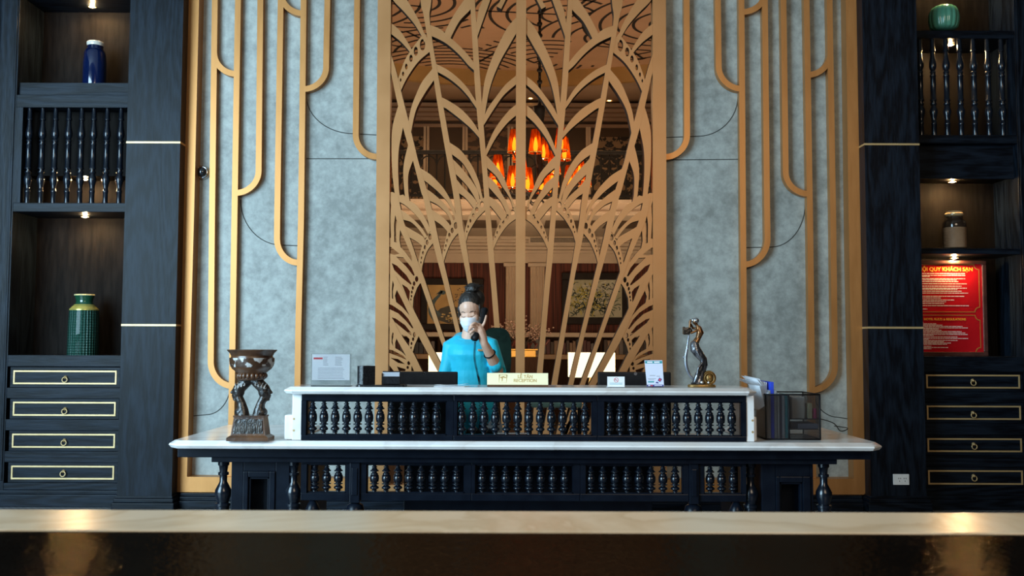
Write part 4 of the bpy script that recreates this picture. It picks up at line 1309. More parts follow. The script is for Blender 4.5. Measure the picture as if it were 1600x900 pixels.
# chandelier
DC = 12.0
cc = P(843, 250, DC)
ch = empty('chandelier', (cc.x, DC, zpc), 'black chandelier with many glowing amber shades in the hall', 'chandelier')
zhub = P(843, 250, DC).z
MB().tube([(cc.x, DC, zpc - 0.001), (cc.x, DC, zhub - 0.3)], 0.018, 10).build('rod', M['iron'], ch, smooth=True)
ck = MB()
zz0 = zhub + 0.4
while zz0 < zpc - .1:
    ck.ell((cc.x, DC, zz0), (0.026 + .012 * sin(zz0 * 40), 0.03, 0.034), 8, 6); zz0 += 0.075
ck.build('chain_sleeve', M['iron'], ch, smooth=True)
MB().lathe([(0.02, .45), (0.05, .42), (0.055, .3), (0.10, .75), (0.02, .8)][:0] or [(0.02, -.32), (0.06, -.28), (0.03, -.2), (0.05, -.05), (0.03, .05), (0.03, .30), (0.07, .62), (0.085, .68), (0.02, .70)], (cc.x, DC, zhub), 20).build('stem', M['iron'], ch, smooth=True)


def amber_shade():
    m, nt, b = new_mat('amber_pleated_shade'); N, L = nt.nodes, nt.links
    tc = N.new('ShaderNodeTexCoord'); mp = N.new('ShaderNodeMapping'); mp.inputs['Scale'].default_value = (55, 55, 5)
    L.new(tc.outputs['Object'], mp.inputs[0])
    nz = N.new('ShaderNodeTexNoise'); nz.inputs['Scale'].default_value = 1; nz.inputs['Detail'].default_value = 2
    L.new(mp.outputs[0], nz.inputs['Vector'])
    rp = N.new('ShaderNodeValToRGB'); rp.color_ramp.elements[0].position = .35; rp.color_ramp.elements[1].position = .68
    rp.color_ramp.elements[0].color = (0.28, 0.012, 0.001, 1); rp.color_ramp.elements[1].color = (0.95, 0.20, 0.012, 1)
    L.new(nz.outputs['Fac'], rp.inputs[0])
    tl_ = N.new('ShaderNodeBsdfTranslucent'); L.new(rp.outputs[0], tl_.inputs['Color'])
    df = N.new('ShaderNodeBsdfDiffuse'); L.new(rp.outputs[0], df.inputs['Color'])
    mx = N.new('ShaderNodeMixShader'); mx.inputs[0].default_value = 0.25
    L.new(tl_.outputs[0], mx.inputs[1]); L.new(df.outputs[0], mx.inputs[2])
    tp = N.new('ShaderNodeBsdfTransparent'); tp.inputs['Color'].default_value = (0.9, 0.30, 0.035, 1)
    m2 = N.new('ShaderNodeMixShader'); m2.inputs[0].default_value = 0.30
    L.new(mx.outputs[0], m2.inputs[1]); L.new(tp.outputs[0], m2.inputs[2])
    L.new(m2.outputs[0], N['Material Output'].inputs['Surface'])
    return m


M['amber'] = amber_shade()
M['bulb'] = mat('warm_bulb', (1, .8, .5), (1, .85, .55), 4, rough=.3, emit=(1.0, 0.60, 0.20), estr=9)
sh = MB(); pr = [(0.046, 0.29), (0.05, 0.27), (0.066, .15), (0.082, 0)]
n = 40
rings = [[sh.bm.verts.new(((r + .004 * (k % 2)) * cos(2 * pi * k / n), (r + .004 * (k % 2)) * sin(2 * pi * k / n), h)) for k in range(n)] for r, h in pr]
for i in range(3):
    for k in range(n): sh._f([rings[i][k], rings[i][(k + 1) % n], rings[i + 1][(k + 1) % n], rings[i + 1][k]])
sh_me = bpy.data.meshes.new('lamp_shade'); sh.bm.to_mesh(sh_me); sh.bm.free(); sh_me.materials.append(M['amber'])
bu = MB().lathe([(0.0, -.03), (0.022, 0.0), (0.030, .05), (0.024, .10), (0.010, .16), (0, .17)], (0, 0, 0), 12, cap=False)
bu_me = bpy.data.meshes.new('bulb'); bu.bm.to_mesh(bu_me); bu.bm.free(); bu_me.materials.append(M['bulb'])
for p in bu_me.polygons: p.use_smooth = True
rm = MB().lathe([(0.082, 0), (0.087, 0), (0.087, .012), (0.082, .012)], (0, 0, 0), 24, cap=False)
rm_me = bpy.data.meshes.new('shade_rim'); rm.bm.to_mesh(rm_me); rm.bm.free()
rm_me.materials.append(mat('gold_braid', (0.7, 0.42, 0.1), (0.78, 0.5, 0.14), 30, rough=.5))
for tier, (nn, r, z0, off) in enumerate(((6, 0.34, zhub + 0.02, 0.35), (9, 0.58, zhub - 0.33, 0.1), (4, 0.22, zhub - .42, .8))):
    for k in range(nn):
        a = 2 * pi * k / nn + off
        dz = 0.05 * (k % 2)
        b = Vector((cc.x + r * cos(a), DC + r * sin(a), z0 + dz))
        am = MB(); am.tube(spline([(cc.x, DC, z0 - .05), (cc.x + r * .55 * cos(a), DC + r * .55 * sin(a), z0 - .14), (b.x, b.y, b.z - .03), (b.x, b.y, b.z + .03)], 5), 0.009, 6)
        arm = am.build('arm', M['iron'], ch, smooth=True)
        s_ = inst(sh_me, 'lamp_shade', arm, b); inst(bu_me, 'bulb', arm, b + Vector((0, 0, .03))); inst(rm_me, 'shade_rim', arm, b)
# recessed ceiling spots of the hall
for lab, px, py in (('small lit spotlight in the hall ceiling left of the chandelier stem', 829, 153), ('small lit spotlight in the hall ceiling at right beyond the screen', 952, 156.5)):
    p = on_z(px, py, zcov - .002)
    r = empty('ceiling_spotlight', p, lab, 'spotlight', 'recessed spotlights in the hall')
    MB().lathe([(0.055, 0), (0.06, -.01), (0.045, -.012), (0.04, 0)], p, 20, cap=False).build('ring', M['hall_cream'], r)
    MB().ell((p.x, p.y, p.z - .006), (.03, .03, .010), 12, 6).build('lamp_lens', M['bulb'], r, smooth=True)
pv = on_z(825, 400, zb_bot - 0.2)

# ------------------------------------------------------------------ reception desk
D0 = 5.0
ZL0 = P(820, 691, D0).z                     # top of the lower marble
ZL1 = P(820, 704.5, D0).z
ZU0 = P(812, 606, D0).z                     # top of the upper marble
ZU1 = P(812, 618, D0).z
DX = P(820.5, 695, D0).x
desk = empty('reception_desk', (DX, 5.5, 0), 'long black reception desk with white marble tops and rows of turned balusters', 'desk')


def slab_edge(outline, z0, z1, name, parent, m, prof):
    """a stone slab with a shaped nosing; outline counter-clockwise in plan; prof: (inset, height fraction)"""
    b = MB(); n = len(outline); pts = [Vector(p) for p in outline]

    def inset(d):
        out = []
        for i in range(n):
            a, p, c = pts[i - 1], pts[i], pts[(i + 1) % n]
            e1 = (p - a).normalized(); e2 = (c - p).normalized()
            n1 = Vector((-e1.y, e1.x)); n2 = Vector((-e2.y, e2.x))
            bis = (n1 + n2); bis = bis / max(0.3, bis.dot(n1))
            out.append(p + bis * d)
        return out
    rings = [[b.bm.verts.new((q.x, q.y, z0 + (z1 - z0) * h)) for q in inset(d)] for d, h in prof]
    for i in range(len(rings) - 1):
        for k in range(n): b._f([rings[i][k], rings[i][(k + 1) % n], rings[i + 1][(k + 1) % n], rings[i + 1][k]])
    for r, rev in ((rings[0], True), (rings[-1], False)):
        tris = tessellate_polygon([[v.co.copy() for v in r]])
        for t in tris: b._f([r[i] for i in t])
    return b.build(name, m, parent, auto=25)


NOSE = [(0.03, 0), (0.012, .12), (0.0, .45), (0.004, .62), (0.03, 1.0)]
XA, XB = P(257, 697, D0).x, P(1385, 697, D0).x
DB = 6.04
ch_ = 0.06
slab_edge([(XA + ch_, D0), (XB - ch_, D0), (XB, D0 + ch_), (XB, DB), (XB - 0.62, DB), (XB - 0.62, 5.34), (XA + 0.62, 5.34), (XA + 0.62, DB), (XA, DB), (XA, D0 + ch_)],
          ZL1, ZL0, 'lower_counter', desk, M['marble'], NOSE)
UA, UB = P(440, 610, D0).x, P(1186, 610, D0).x
slab_edge([(UA + .05, D0), (UB - .05, D0), (UB, D0 + .05), (UB, 5.40), (UA, 5.40), (UA, D0 + .05)], ZU1, ZU0, 'upper_counter', desk, M['marble'], NOSE)

DP = 5.055                                   # upper baluster panel
z0, z1 = P(820, 689, DP).z, ZU1
z0 = max(z0, ZL0 + 0.001)


def end_panel(px0, px1, left):
    xa, xb = P(px0, 650, DP).x, P(px1, 650, DP).x
    b = MB(); b.box(xa, xb, DP + 0.004, 5.36, z0, z1, 0.004)
    w = 0.045
    if left: b.box(xa - w, xa + 0.01, DP + 0.02, 5.34, z0, z0 + 0.13, 0.012)
    else: b.box(xb - 0.01, xb + w * .4, DP + 0.02, 5.34, z0, z0 + 0.13, 0.012)
    e = b.build('marble_end_panel', M['marble'], desk)
    sc = MB()
    for z in (z0 + .05, z0 + .11):
        sc.lathe([(0.006, 0), (0.006, -.002)], ((xa if left else xb - .02) + 0.01, DP + 0.005, z), 10, 'Y')
    sc.build('screw_cap', M['brass'], e)


end_panel(456, 471, True); end_panel(1166, 1179, False)

SHORT = [(0, .5), (.04, .5), (.07, .38), (.08, .62), (.10, .62), (.115, .42), (.14, .82), (.16, .96), (.18, 1.0), (.20, .96), (.22, .84), (.26, .5), (.295, .52), (.30, .95), (.33, .97), (.34, .6), (.375, .66), (.385, .9), (.40, .95), (.41, .87),
         (.42, .95), (.50, 1.0), (.585, .95), (.595, .87), (.605, .95), (.615, .9), (.625, .74), (.65, .8), (.68, .7), (.70, .5), (.735, .52), (.745, .92), (.775, .95), (.785, .74), (.82, .62), (.85, .5), (.875, .4), (.885, .62), (.905, .62), (.92, .36), (.945, .38), (.96, .52), (1, .48)]


def frame_panel(name, parent, x0, x1, d, th, za, zb, xs0, xs1, zo0, zo1, bal_x, mesh, bead=True):
    """a rectangular frame with its row of balusters"""
    f = MB()
    f.box(x0, x1, d, d + th, zo1, zb, 0.003); f.box(x0, x1, d, d + th, za, zo0, 0.003)
    f.box(x0, xs0, d, d + th, zo0, zo1); f.box(xs1, x1, d, d + th, zo0, zo1)
    # inner bead
    t = 0.006
    f.box(xs0, xs0 + t, d + 0.012, d + th - .01, zo0, zo1); f.box(xs1 - t, xs1, d + 0.012, d + th - .01, zo0, zo1)
    f.box(xs0, xs1, d + 0.012, d + th - .01, zo1 - t, zo1); f.box(xs0, xs1, d + 0.012, d + th - .01, zo0, zo0 + t)
    fo = f.build(name, M['black_wood'], parent)
    for x in bal_x:
        inst(mesh, 'baluster', fo, (x, d + th / 2, zo0 - 0.001))
    return fo


zo0, zo1 = P(820, 681, DP).z, P(820, 627, DP).z
me_u = spindle_mesh('upper_baluster', zo1 - zo0 + .002, 0.0235, SHORT, M['black_turned'])
for (px0, px1, s0, s1, b0, b1) in ((470.5, 708, 478, 698, 487, 681.5), (708.5, 933, 714, 926, 721, 914.7), (933.5, 1166.5, 944, 1160, 953, 1145)):
    X = lambda px: P(px, 655, DP).x
    frame_panel('upper_baluster_panel', desk, X(px0), X(px1), DP, 0.05, z0, z1 - .001, X(s0), X(s1), zo0, zo1, [X(b0 + (b1 - b0) * i / 11) for i in range(12)], me_u)

# lower body
DF = 5.10
fz = MB(); fxa, fxb = P(277, 710, DF).x, P(1362, 710, DF).x
zf1, zf2 = P(820, 716.5, DF).z, P(820, 724, DF + .03).z
fz.box(fxa, fxb, DF, DF + 0.06, zf1, ZL1 - .0005, 0.005)
for xa in (fxa, fxb - 0.06): fz.box(xa, xa + 0.06, DF + .03, DB - 0.08, zf1, ZL1 - .0005, 0.005)
fz.box(fxa, fxa + .62 - .1, DB - .14, DB - .08, zf1, ZL1 - .0005); fz.box(fxb - .52, fxb, DB - .14, DB - .08, zf1, ZL1 - .0005)
fz.build('frieze', M['black_wood'], desk)
st = MB(); sxa, sxb = P(330, 720, DF + .03).x, P(1308, 720, DF + .03).x
st.box(sxa, sxb, DF + .03, DF + .10, zf2, zf1 - .0005, 0.004)
for xa in (sxa, sxb - 0.06): st.box(xa, xa + 0.06, DF + .1, DB - 0.12, zf2, zf1 - .0005, 0.004)
st.build('under_rail', M['black_wood'], desk)
DL = 5.16
zt = zf2 - .0005
COLP = [(0, .9), (.10, .9), (.11, 1.0), (.15, 1.0), (.16, .8), (.30, .85), (.40, 1.0), (.46, 1.02), (.52, .9), (.56, .95), (.565, 1.08), (.60, 1.08), (.605, .85), (.63, .85), (.635, 1.0), (.655, 1.0), (.66, .75), (.69, .9), (.73, 1.1), (.765, 1.05),
        (.80, .75), (.83, .5), (.88, .5), (.885, .7), (.905, .7), (.91, .5), (.96, .62), (.965, .75), (1, .75)]
me_c = spindle_mesh('turned_column', zt - 0.0, 0.040, COLP, M['black_turned'])
for px in (348, 458, 1173, 1288):
    o = inst(me_c, 'turned_column', desk, (P(px, 760, DL + .04).x, DL + .05, 0))
for px in (348, 1288):
    inst(me_c, 'turned_column', desk, (P(px, 760, DL + .04).x, DB - .2, 0))


def pedestal(px0, px1, r0, r1, i0, i1, pyr):
    X = lambda px: P(px, 760, DL + .03).x
    b = MB(); d = DL + .03
    zr = P(820, pyr, d).z; zi = zr - 0.03
    b.box(X(px0), X(r0), d, 5.8, 0, zt, 0.004); b.box(X(r1), X(px1), d, 5.8, 0, zt, 0.004)
    b.box(X(r0), X(r1), d, 5.8, zr, zt, 0.003)
    p = b.build('pedestal', M['black_wood'], desk)
    f = MB()
    f.box(X(r0), X(i0), d - 0.008, d + .03, 0.0, zr, 0.004); f.box(X(i1), X(r1), d - 0.008, d + .03, 0.0, zr, 0.004)
    f.box(X(i0), X(i1), d - 0.008, d + .03, zi, zr, 0.004)
    w = 0.012
    f.box(X(i0), X(i0) + w, d + .005, d + .04, 0.0, zi, 0.003); f.box(X(i1) - w, X(i1), d + .005, d + .04, 0.0, zi, 0.003); f.box(X(i0), X(i1), d + .005, d + .04, zi - w, zi, 0.003)
    f.build('recess_moulding', M['black_wood'], p)
    MB().box(X(r0), X(r1), d + 0.10, d + .13, 0, zr).build('recess_back', M['black_wood'], p)


pedestal(361, 452, 380, 430, 388, 421, 738); pedestal(1190, 1271, 1212, 1266, 1218, 1254, 743)
za, zb = P(820, 783, DL).z, zt
lo0, lo1 = P(820, 771.5, DL).z, P(820, 721.5, DL).z
lo1 = min(lo1, zb - .012)
me_l = spindle_mesh('lower_baluster', lo1 - lo0 + .002, 0.0245, SHORT, M['black_turned'])
for (px0, px1, s0, s1, b0, b1, n) in ((470, 546, 479, 540, 490.5, 527.5, 3), (563, 736, 572, 726, 584, 713, 8), (736.5, 906, 742, 896, 753, 883, 8), (906.5, 1076, 915, 1068, 924, 1056, 8), (1092, 1166, 1100, 1160, 1111, 1147, 3)):
    X = lambda px: P(px, 750, DL).x
    frame_panel('lower_baluster_panel', desk, X(px0), X(px1), DL, 0.05, za, zb, X(s0), X(s1), lo0, lo1, [X(b0 + (b1 - b0) * i / (n - 1)) for i in range(n)], me_l)
for px0, px1 in ((546.5, 562.5), (1076.5, 1091.5)):
    xa, xb = P(px0, 750, DL).x, P(px1, 750, DL).x
    b = MB(); b.box(xa, xb, DL - .012, DL + .06, za - .012, zb, 0.005)
    b.box(xa + .012, xb - .012, DL - .018, DL - .01, za + .03, zb - .03, 0.003)
    po = b.build('post', M['black_wood'], desk)
    MB().lathe([(0.02, 0), (0.035, .01), (0.036, .30), (0.02, .32), (0.044, .36), (0.05, .39), (0.042, .425), (0.02, za - .013)], ((xa + xb) / 2, DL + .024, 0), 20).build('ball_foot', M['black_wood'], po, smooth=True)
for px in (487, 1152):
    x = P(px, 790, DL).x
    MB().lathe([(0.02, 0), (0.03, .01), (0.03, .34), (0.018, .355), (0.036, .38), (0.04, .40), (0.03, za - .03), (0.015, za - .0005)], (x, DL + .024, 0), 20).build('ball_foot', M['black_wood'], desk, smooth=True)
# staff side worktop within the desk
zw = 0.735
sa, sb = P(632, 750, 5.45).x, P(1018, 750, 5.45).x
MB().box(sa, sb, 5.42, 5.60, .03, zw - .031, .004).build('staff_cabinet', M['black_wood'], desk)
MB().box(XA + .66, XB - .66, 5.36, 5.66, zw - .03, zw, 0.004).build('worktop', M['black_wood'], desk)
for x in (XA + .68, XB - .72):
    MB().box(x, x + .04, 5.38, 5.64, 0, zw - .03).build('worktop_leg', M['black_wood'], desk)

# ------------------------------------------------------------------ things on the desk
ON_U = ZU0 + 0.0006
ON_L = ZL0 + 0.0006

# carved bowl stand
wood_c = mat('carved_dark_wood', (0.035, 0.014, 0.006), (0.12, 0.052, 0.022), 10, rough=0.3, coat=0.25, bump=0.15, bscale=40)
wood_b = mat('carved_black_wood', (0.008, 0.006, 0.005), (0.03, 0.02, 0.014), 30, rough=0.32, coat=0.2, bump=0.5, bscale=60)
shell_in = mat('silvered_inlay', (0.26, 0.24, 0.22), (0.42, 0.40, 0.37), 60, rough=0.3, metal=0.3)
bd = 5.13
bp = on_z(391.5, 687.5, ON_L); bd = bp.y
kk = bd / FPX
C_ = lambda px, py: P(px, py, bd)
bw = empty('carved_bowl_stand', (bp.x, bd, ON_L), 'carved dark wooden bowl held up by two profile heads, on the left marble', 'sculpture')
zbase = ON_L
b = MB()
zt_ = C_(391, 651).z; z_f = C_(391, 681).z
for (hw0, hd0, za_, hw1, hd1, zb_) in ((32, 20, zbase, 32, 20, zbase + 5 * kk), (32, 20, zbase + 5 * kk, 27, 16, z_f + 2 * kk), (26.5, 16, z_f + 2 * kk, 23, 13, zt_), (24, 14, zt_, 24, 14, zt_ + 2.5 * kk)):
    vs = [b.bm.verts.new((bp.x + sx * w * kk, bd + sy * h * kk, z)) for (w, h, z) in ((hw0, hd0, za_), (hw1, hd1, zb_)) for sx, sy in ((-1, -1), (1, -1), (1, 1), (-1, 1))]
    for q in ((0, 3, 2, 1), (4, 5, 6, 7), (0, 1, 5, 4), (1, 2, 6, 5), (2, 3, 7, 6), (3, 0, 4, 7)): b._f([vs[i] for i in q])
ped = b.build('plinth', wood_c, bw)
b = MB(); rnd = random.Random(5)
zA, zB = z_f + 5 * kk, zt_ - 3 * kk
vs = [b.bm.verts.new(p) for p in ((bp.x - 23 * kk, bd - 16.4 * kk, zA), (bp.x + 23 * kk, bd - 16.4 * kk, zA), (bp.x + 21 * kk, bd - 14.1 * kk, zB), (bp.x - 21 * kk, bd - 14.1 * kk, zB))]
b._f(vs); b.build('carved_field', wood_b, ped)
b = MB()
for i in range(15):      # little carved figures in relief
    x = bp.x + (-20.5 + 2.9 * i + rnd.uniform(-.4, .4)) * kk
    hgt = rnd.uniform(.72, .98); yy = bd - 15.6 * kk
    zz1 = zA + (zB - zA) * hgt
    b.tube([(x, yy - .6 * kk, zA + 1.5 * kk), (x + rnd.uniform(-1, 1) * kk, yy + .1 * kk, (zA + zz1) / 2), (x + rnd.uniform(-.8, .8) * kk, yy + .9 * kk, zz1 - 2.5 * kk)], [.7 * kk, 1.15 * kk, .7 * kk], 6)
    b.ell((x + rnd.uniform(-.6, .6) * kk, yy + 1.0 * kk, zz1 - 1.2 * kk), 1.15 * kk, 8, 6)
b.build('carved_relief', mat('worn_carving', (0.05, 0.04, 0.032), (0.13, 0.115, 0.10), 30, rough=.35), ped, smooth=True)
for s in (-1, 1):
    b = MB()
    Q = lambda x, y: (bp.x + s * x * kk, bd, C_(391, y).z)
    b.caps([Q(12, 650), Q(13, 640), Q(15, 630), Q(19, 622)], [10 * kk, 8.5 * kk, 6.5 * kk, 6.5 * kk], 14)       # bust and neck
    b.ell(Q(16, 644), (9.5 * kk, 9 * kk, 8 * kk))
    b.ell(Q(20, 612), (9.5 * kk, 8.5 * kk, 10 * kk))                                                            # head
    b.ell(Q(23.5, 616), (6 * kk, 6.5 * kk, 7.5 * kk))
    b.caps([Q(28.5, 609), Q(31.5, 613.5)], [1.6 * kk, 1.9 * kk], 8)                                             # nose
    b.ell(Q(28.5, 618), (2.4 * kk, 3 * kk, 1.5 * kk)); b.ell(Q(28, 620.6), (2.2 * kk, 2.6 * kk, 1.4 * kk))       # lips
    b.ell(Q(25.5, 624), (3.4 * kk, 3.6 * kk, 2.6 * kk)); b.ell(Q(27, 607.5), (2.5 * kk, 4.5 * kk, 1.5 * kk))
    b.caps([Q(20, 608), Q(10, 598), Q(2, 592)], [9 * kk, 9 * kk, 7.5 * kk], 14)                                  # swept-back turban
    o = remesh(b.build('carved_head', wood_b, bw), 0.0032, 3)
    # headband of pale inlay
    t = MB()
    for k in range(4):
        pts = []
        for j in range(9):
            a = pi * (1.12 + .76 * j / 8)
            base = Vector(Q(23 - 4.6 * k, 604.5 - 1.6 * k))
            pts.append((base.x + s * 1.2 * kk * sin(j), bd + 9.6 * kk * cos(a) * (-1) ** 0 * 1.0, base.z + 2.5 * kk * cos(j * .8)))
        t.tube([(p[0], bd - 9.4 * kk * sin(pi * (.12 + .76 * j / 8)), p[2] + 6 * kk * (j - 4) / 8) for j, p in enumerate(pts)], 0.9 * kk, 5)
    t.build('headband', shell_in, o, smooth=True)
b = MB()
for i in range(20):
    a = 2 * pi * i / 20; z = C_(391, 587).z
    b.ell((bp.x + 20.5 * kk * cos(a), bd + 20.5 * kk * sin(a), z), (3.6 * kk, 3.6 * kk, 4.6 * kk), 10, 8)
b.lathe([(19 * kk, C_(391, 594).z - zbase), (21 * kk, C_(391, 591).z - zbase), (20 * kk, C_(391, 583).z - zbase), (18 * kk, C_(391, 581).z - zbase)], (bp.x, bd, zbase), 28)
b.build('bead_ring', wood_c, bw, smooth=True)
H_ = lambda py: C_(391, py).z - zbase
b = MB().lathe([(r * kk, H_(y)) for r, y in ((14, 594), (20, 585), (25, 580), (30, 576), (33, 570), (33.5, 563), (32, 557.5), (31.5, 556), (34, 551.5), (37.5, 548.2), (38.3, 546.6), (37, 546.3), (33, 550), (30, 557), (30, 565), (24, 573), (0, 577))], (bp.x, bd, zbase), 48, cap=False)
bowl = b.build('bowl', wood_c, bw, auto=40)
b = MB().lathe([(33.2 * kk, H_(559.5)), (34.2 * kk, H_(559)), (34.3 * kk, H_(563)), (33.6 * kk, H_(569)), (32.2 * kk, H_(573)), (31.2 * kk, H_(573.2))], (bp.x, bd, zbase), 64, cap=False)
b.build('inlay_band', mat('shell_inlay_on_dark_wood', (0.05, 0.022, 0.010), (0.46, 0.44, 0.42), 26, rough=.32, detail=2, lo=.50, hi=.57, bump=.5), bowl, auto=40)
b = MB()
b.ell((bp.x + 6 * kk, bd - 2 * kk, zbase + H_(552)), (22 * kk, 20 * kk, 5 * kk), 20, 8)
tag(b.build('bowl_filling', mat('violet_potpourri', (0.02, 0.008, 0.03), (0.06, 0.02, 0.16), 30, rough=.6, bump=.6, bscale=50), bw, smooth=True))

# bronze dancer
sp_ = on_z(1096.5, 604.8, ON_U); sd = sp_.y; ks = sd / FPX
SC = lambda px, py, dy=0.0: Vector((P(px, py, sd).x, sd + dy, P(px, py, sd).z))
bronze = mat('brown_bronze', (0.10, 0.040, 0.014), (0.30, 0.14, 0.055), 25, rough=0.26, metal=0.7)
pewter = mat('blackened_pewter', (0.035, 0.033, 0.034), (0.22, 0.22, 0.24), 30, (1, 1, .4), rough=0.26, metal=0.75, bump=.9, bscale=26)
oldgold = mat('antique_gold_base', (0.17, 0.085, 0.02), (0.30, 0.17, 0.05), 18, rough=0.38, metal=0.6, bump=.3, bscale=40)
stt = empty('bronze_statue', (sp_.x, sd, ON_U), 'bronze statuette of a bent-back dancer holding a water jar, on the upper marble', 'statue')
bz = P(1097, 600.7, sd).z
b = MB(); hb = bz - ON_U
b.lathe([(21.5 * ks, 0), (22 * ks, .003), (21.8 * ks, hb * .6), (20.5 * ks, hb)], (sp_.x, sd, ON_U), 40, sy=.5); b.build('base', oldgold, stt, auto=40)
b = MB()
# figure: head, torso, hips, legs
b.ell(SC(1086.0, 502.5), (4.3 * ks, 4.6 * ks, 5.0 * ks))
b.caps([SC(1087.5, 506), SC(1090.5, 511)], [2.3 * ks, 2.5 * ks])
b.caps([SC(1092, 513), SC(1094, 520), SC(1091, 528), SC(1087, 535)], [4.6 * ks, 5.8 * ks, 4.2 * ks, 5.2 * ks], 12)
b.caps([SC(1094, 514), SC(1087, 517, -.012), SC(1079, 520.5, -.016)], [2.6 * ks, 2.0 * ks, 1.7 * ks])
b.caps([SC(1092, 513, .01), SC(1084, 513, .02), SC(1078, 503, .012), SC(1079.5, 500.5, .0)], [2.4 * ks, 2.0 * ks, 1.7 * ks, 1.7 * ks])
b.caps([SC(1077.5, 514), SC(1078, 506), SC(1079, 500.5)], [1.9 * ks, 1.7 * ks, 1.8 * ks])
b.ell(SC(1097, 519), (2.6 * ks, 3 * ks, 2.6 * ks))
fig = remesh(b.build('figure', bronze, stt), 0.0022, 3)
b = MB()
b.ell(SC(1087.3, 501.0), (4.9 * ks, 5.2 * ks, 4.8 * ks)); b.ell(SC(1083, 500.5), (3.2 * ks, 3.4 * ks, 3.0 * ks))
b.build('headdress', mat('polished_pewter', (0.3, 0.3, 0.31), (0.45, 0.45, 0.47), 20, rough=.2, metal=.8), fig, smooth=True)
b = MB()
b.caps([SC(1085, 539), SC(1086, 545), SC(1092, 553), SC(1099, 562), SC(1100.5, 570), SC(1097, 580), SC(1093, 591), SC(1091, 598.5)], [7.4 * ks, 8.0 * ks, 7.2 * ks, 6.0 * ks, 5.4 * ks, 5.6 * ks, 6.8 * ks, 8.0 * ks], 14)
b.caps([SC(1090, 548, -.012), SC(1097, 560, -.016), SC(1096, 572, -.012), SC(1089, 585, -.016), SC(1085, 597, -.016)], [3.4 * ks, 3.6 * ks, 3.4 * ks, 3.8 * ks, 4.2 * ks], 10)
b.caps([SC(1084, 542, -.02), SC(1091, 555, -.026), SC(1097, 561, -.024)], [1.6 * ks] * 3, 8)
b.caps([SC(1097, 565, -.022), SC(1090, 574, -.026), SC(1088, 584, -.026)], [1.6 * ks] * 3, 8)
b.ell(SC(1091, 599), (12 * ks, 9 * ks, 3 * ks))
remesh(b.build('draped_skirt', pewter, stt), 0.0024, 2)
b = MB()
sw = spline([SC(1077, 520), SC(1075, 536), SC(1073, 549), SC(1071.5, 560), SC(1073, 574), SC(1078, 586), SC(1086, 595), SC(1094, 599.5)], 6)
b.tube(sw, [(.9 + 1.5 * sin(pi * min(1, i / len(sw) * 1.0))) * ks for i in range(len(sw))], 8, flat=(1, .6))
b.ell(SC(1074, 545), 1.8 * ks); b.ell(SC(1068.5, 558), 1.7 * ks); b.caps([SC(1068.5, 558), SC(1073, 555)], 1.1 * ks)
b.build('trailing_sash', mat('bright_pewter', (0.16, 0.17, 0.20), (0.34, 0.36, 0.42), 20, rough=.3, metal=.7), stt, smooth=True)
b = MB()
jc = SC(1073, 517)
b.box(jc.x - 5.2 * ks, jc.x + 3 * ks, sd - .018, sd + .014, jc.z - 6 * ks, jc.z + 5.5 * ks, .004)
b.box(jc.x - 5.8 * ks, jc.x - 3.4 * ks, sd - .02, sd + .016, jc.z - 5 * ks, jc.z + 6.5 * ks, .003)
b.ell(SC(1077.5, 517), (4.4 * ks, 4.6 * ks, 4.6 * ks))
b.build('water_jar', wood_b, stt, auto=40)
b = MB()
oc_ = SC(1107.5, 590.5)
b.ell(oc_, (7 * ks, 7.5 * ks, 8.5 * ks), 18, 12)
for r0, dy, sc in ((9.5, -.012, 1), (9.8, .0, 1), (7.5, -.02, 1)):
    b.tube([(oc_.x + r0 * ks * cos(2 * pi * k / 24), sd + dy, oc_.z + 1.05 * r0 * ks * sin(2 * pi * k / 24)) for k in range(24)], 1.2 * ks, 6, closed=True)
b.build('scroll_ornament', oldgold, stt, smooth=True)
b = MB(); b.ell(SC(1095.5, 597.3, -.022), 3.0 * ks, 14, 10); b.ell(SC(1106, 597.5, -.02), 2.3 * ks, 12, 8); b.build('pearl', mat('polished_silver', (.6, .6, .6), (.7, .7, .7), 9, rough=.15, metal=.9), stt, smooth=True)

# reception sign
rs = on_z(808.5, 604.3, ON_U); rd = rs.y; k = rd / FPX
rsg = empty('reception_sign', (rs.x, rd, ON_U), 'long pale gold desk sign lettered Reception on the upper marble', 'sign')
zt_ = P(808, 583, rd).z; zm = P(808, 601.2, rd).z
xa, xb = P(761, 600, rd).x, P(856.5, 600, rd).x
MB().box(xa, xb, rd - .005, rd + .05, ON_U, zm, .002).build('base', mat('walnut_base', (.07, .028, .012), (.11, .045, .02), 9, rough=.35), rsg)
b = MB(); b.poly([(rd, zm), (rd + .045, zm), (rd + .018, zt_), (rd + .006, zt_)], xa, xb, plane='XZ')
b.xform(Matrix(((0, 1, 0, 0), (1, 0, 0, 0), (0, 0, 1, 0), (0, 0, 0, 1))))
pl = b.build('plate', mat('pale_brass_plate', (.90, .80, .50), (.93, .83, .54), 2, rough=.35), rsg)
ink = mat('bronze_lettering', (.54, .35, .14), (.60, .40, .17), 9, rough=.4)


def on_plate(o, z):
    t = (z - zm) / (zt_ - zm); o.rotation_euler = (-atan(.006 / (zt_ - zm)), 0, 0)


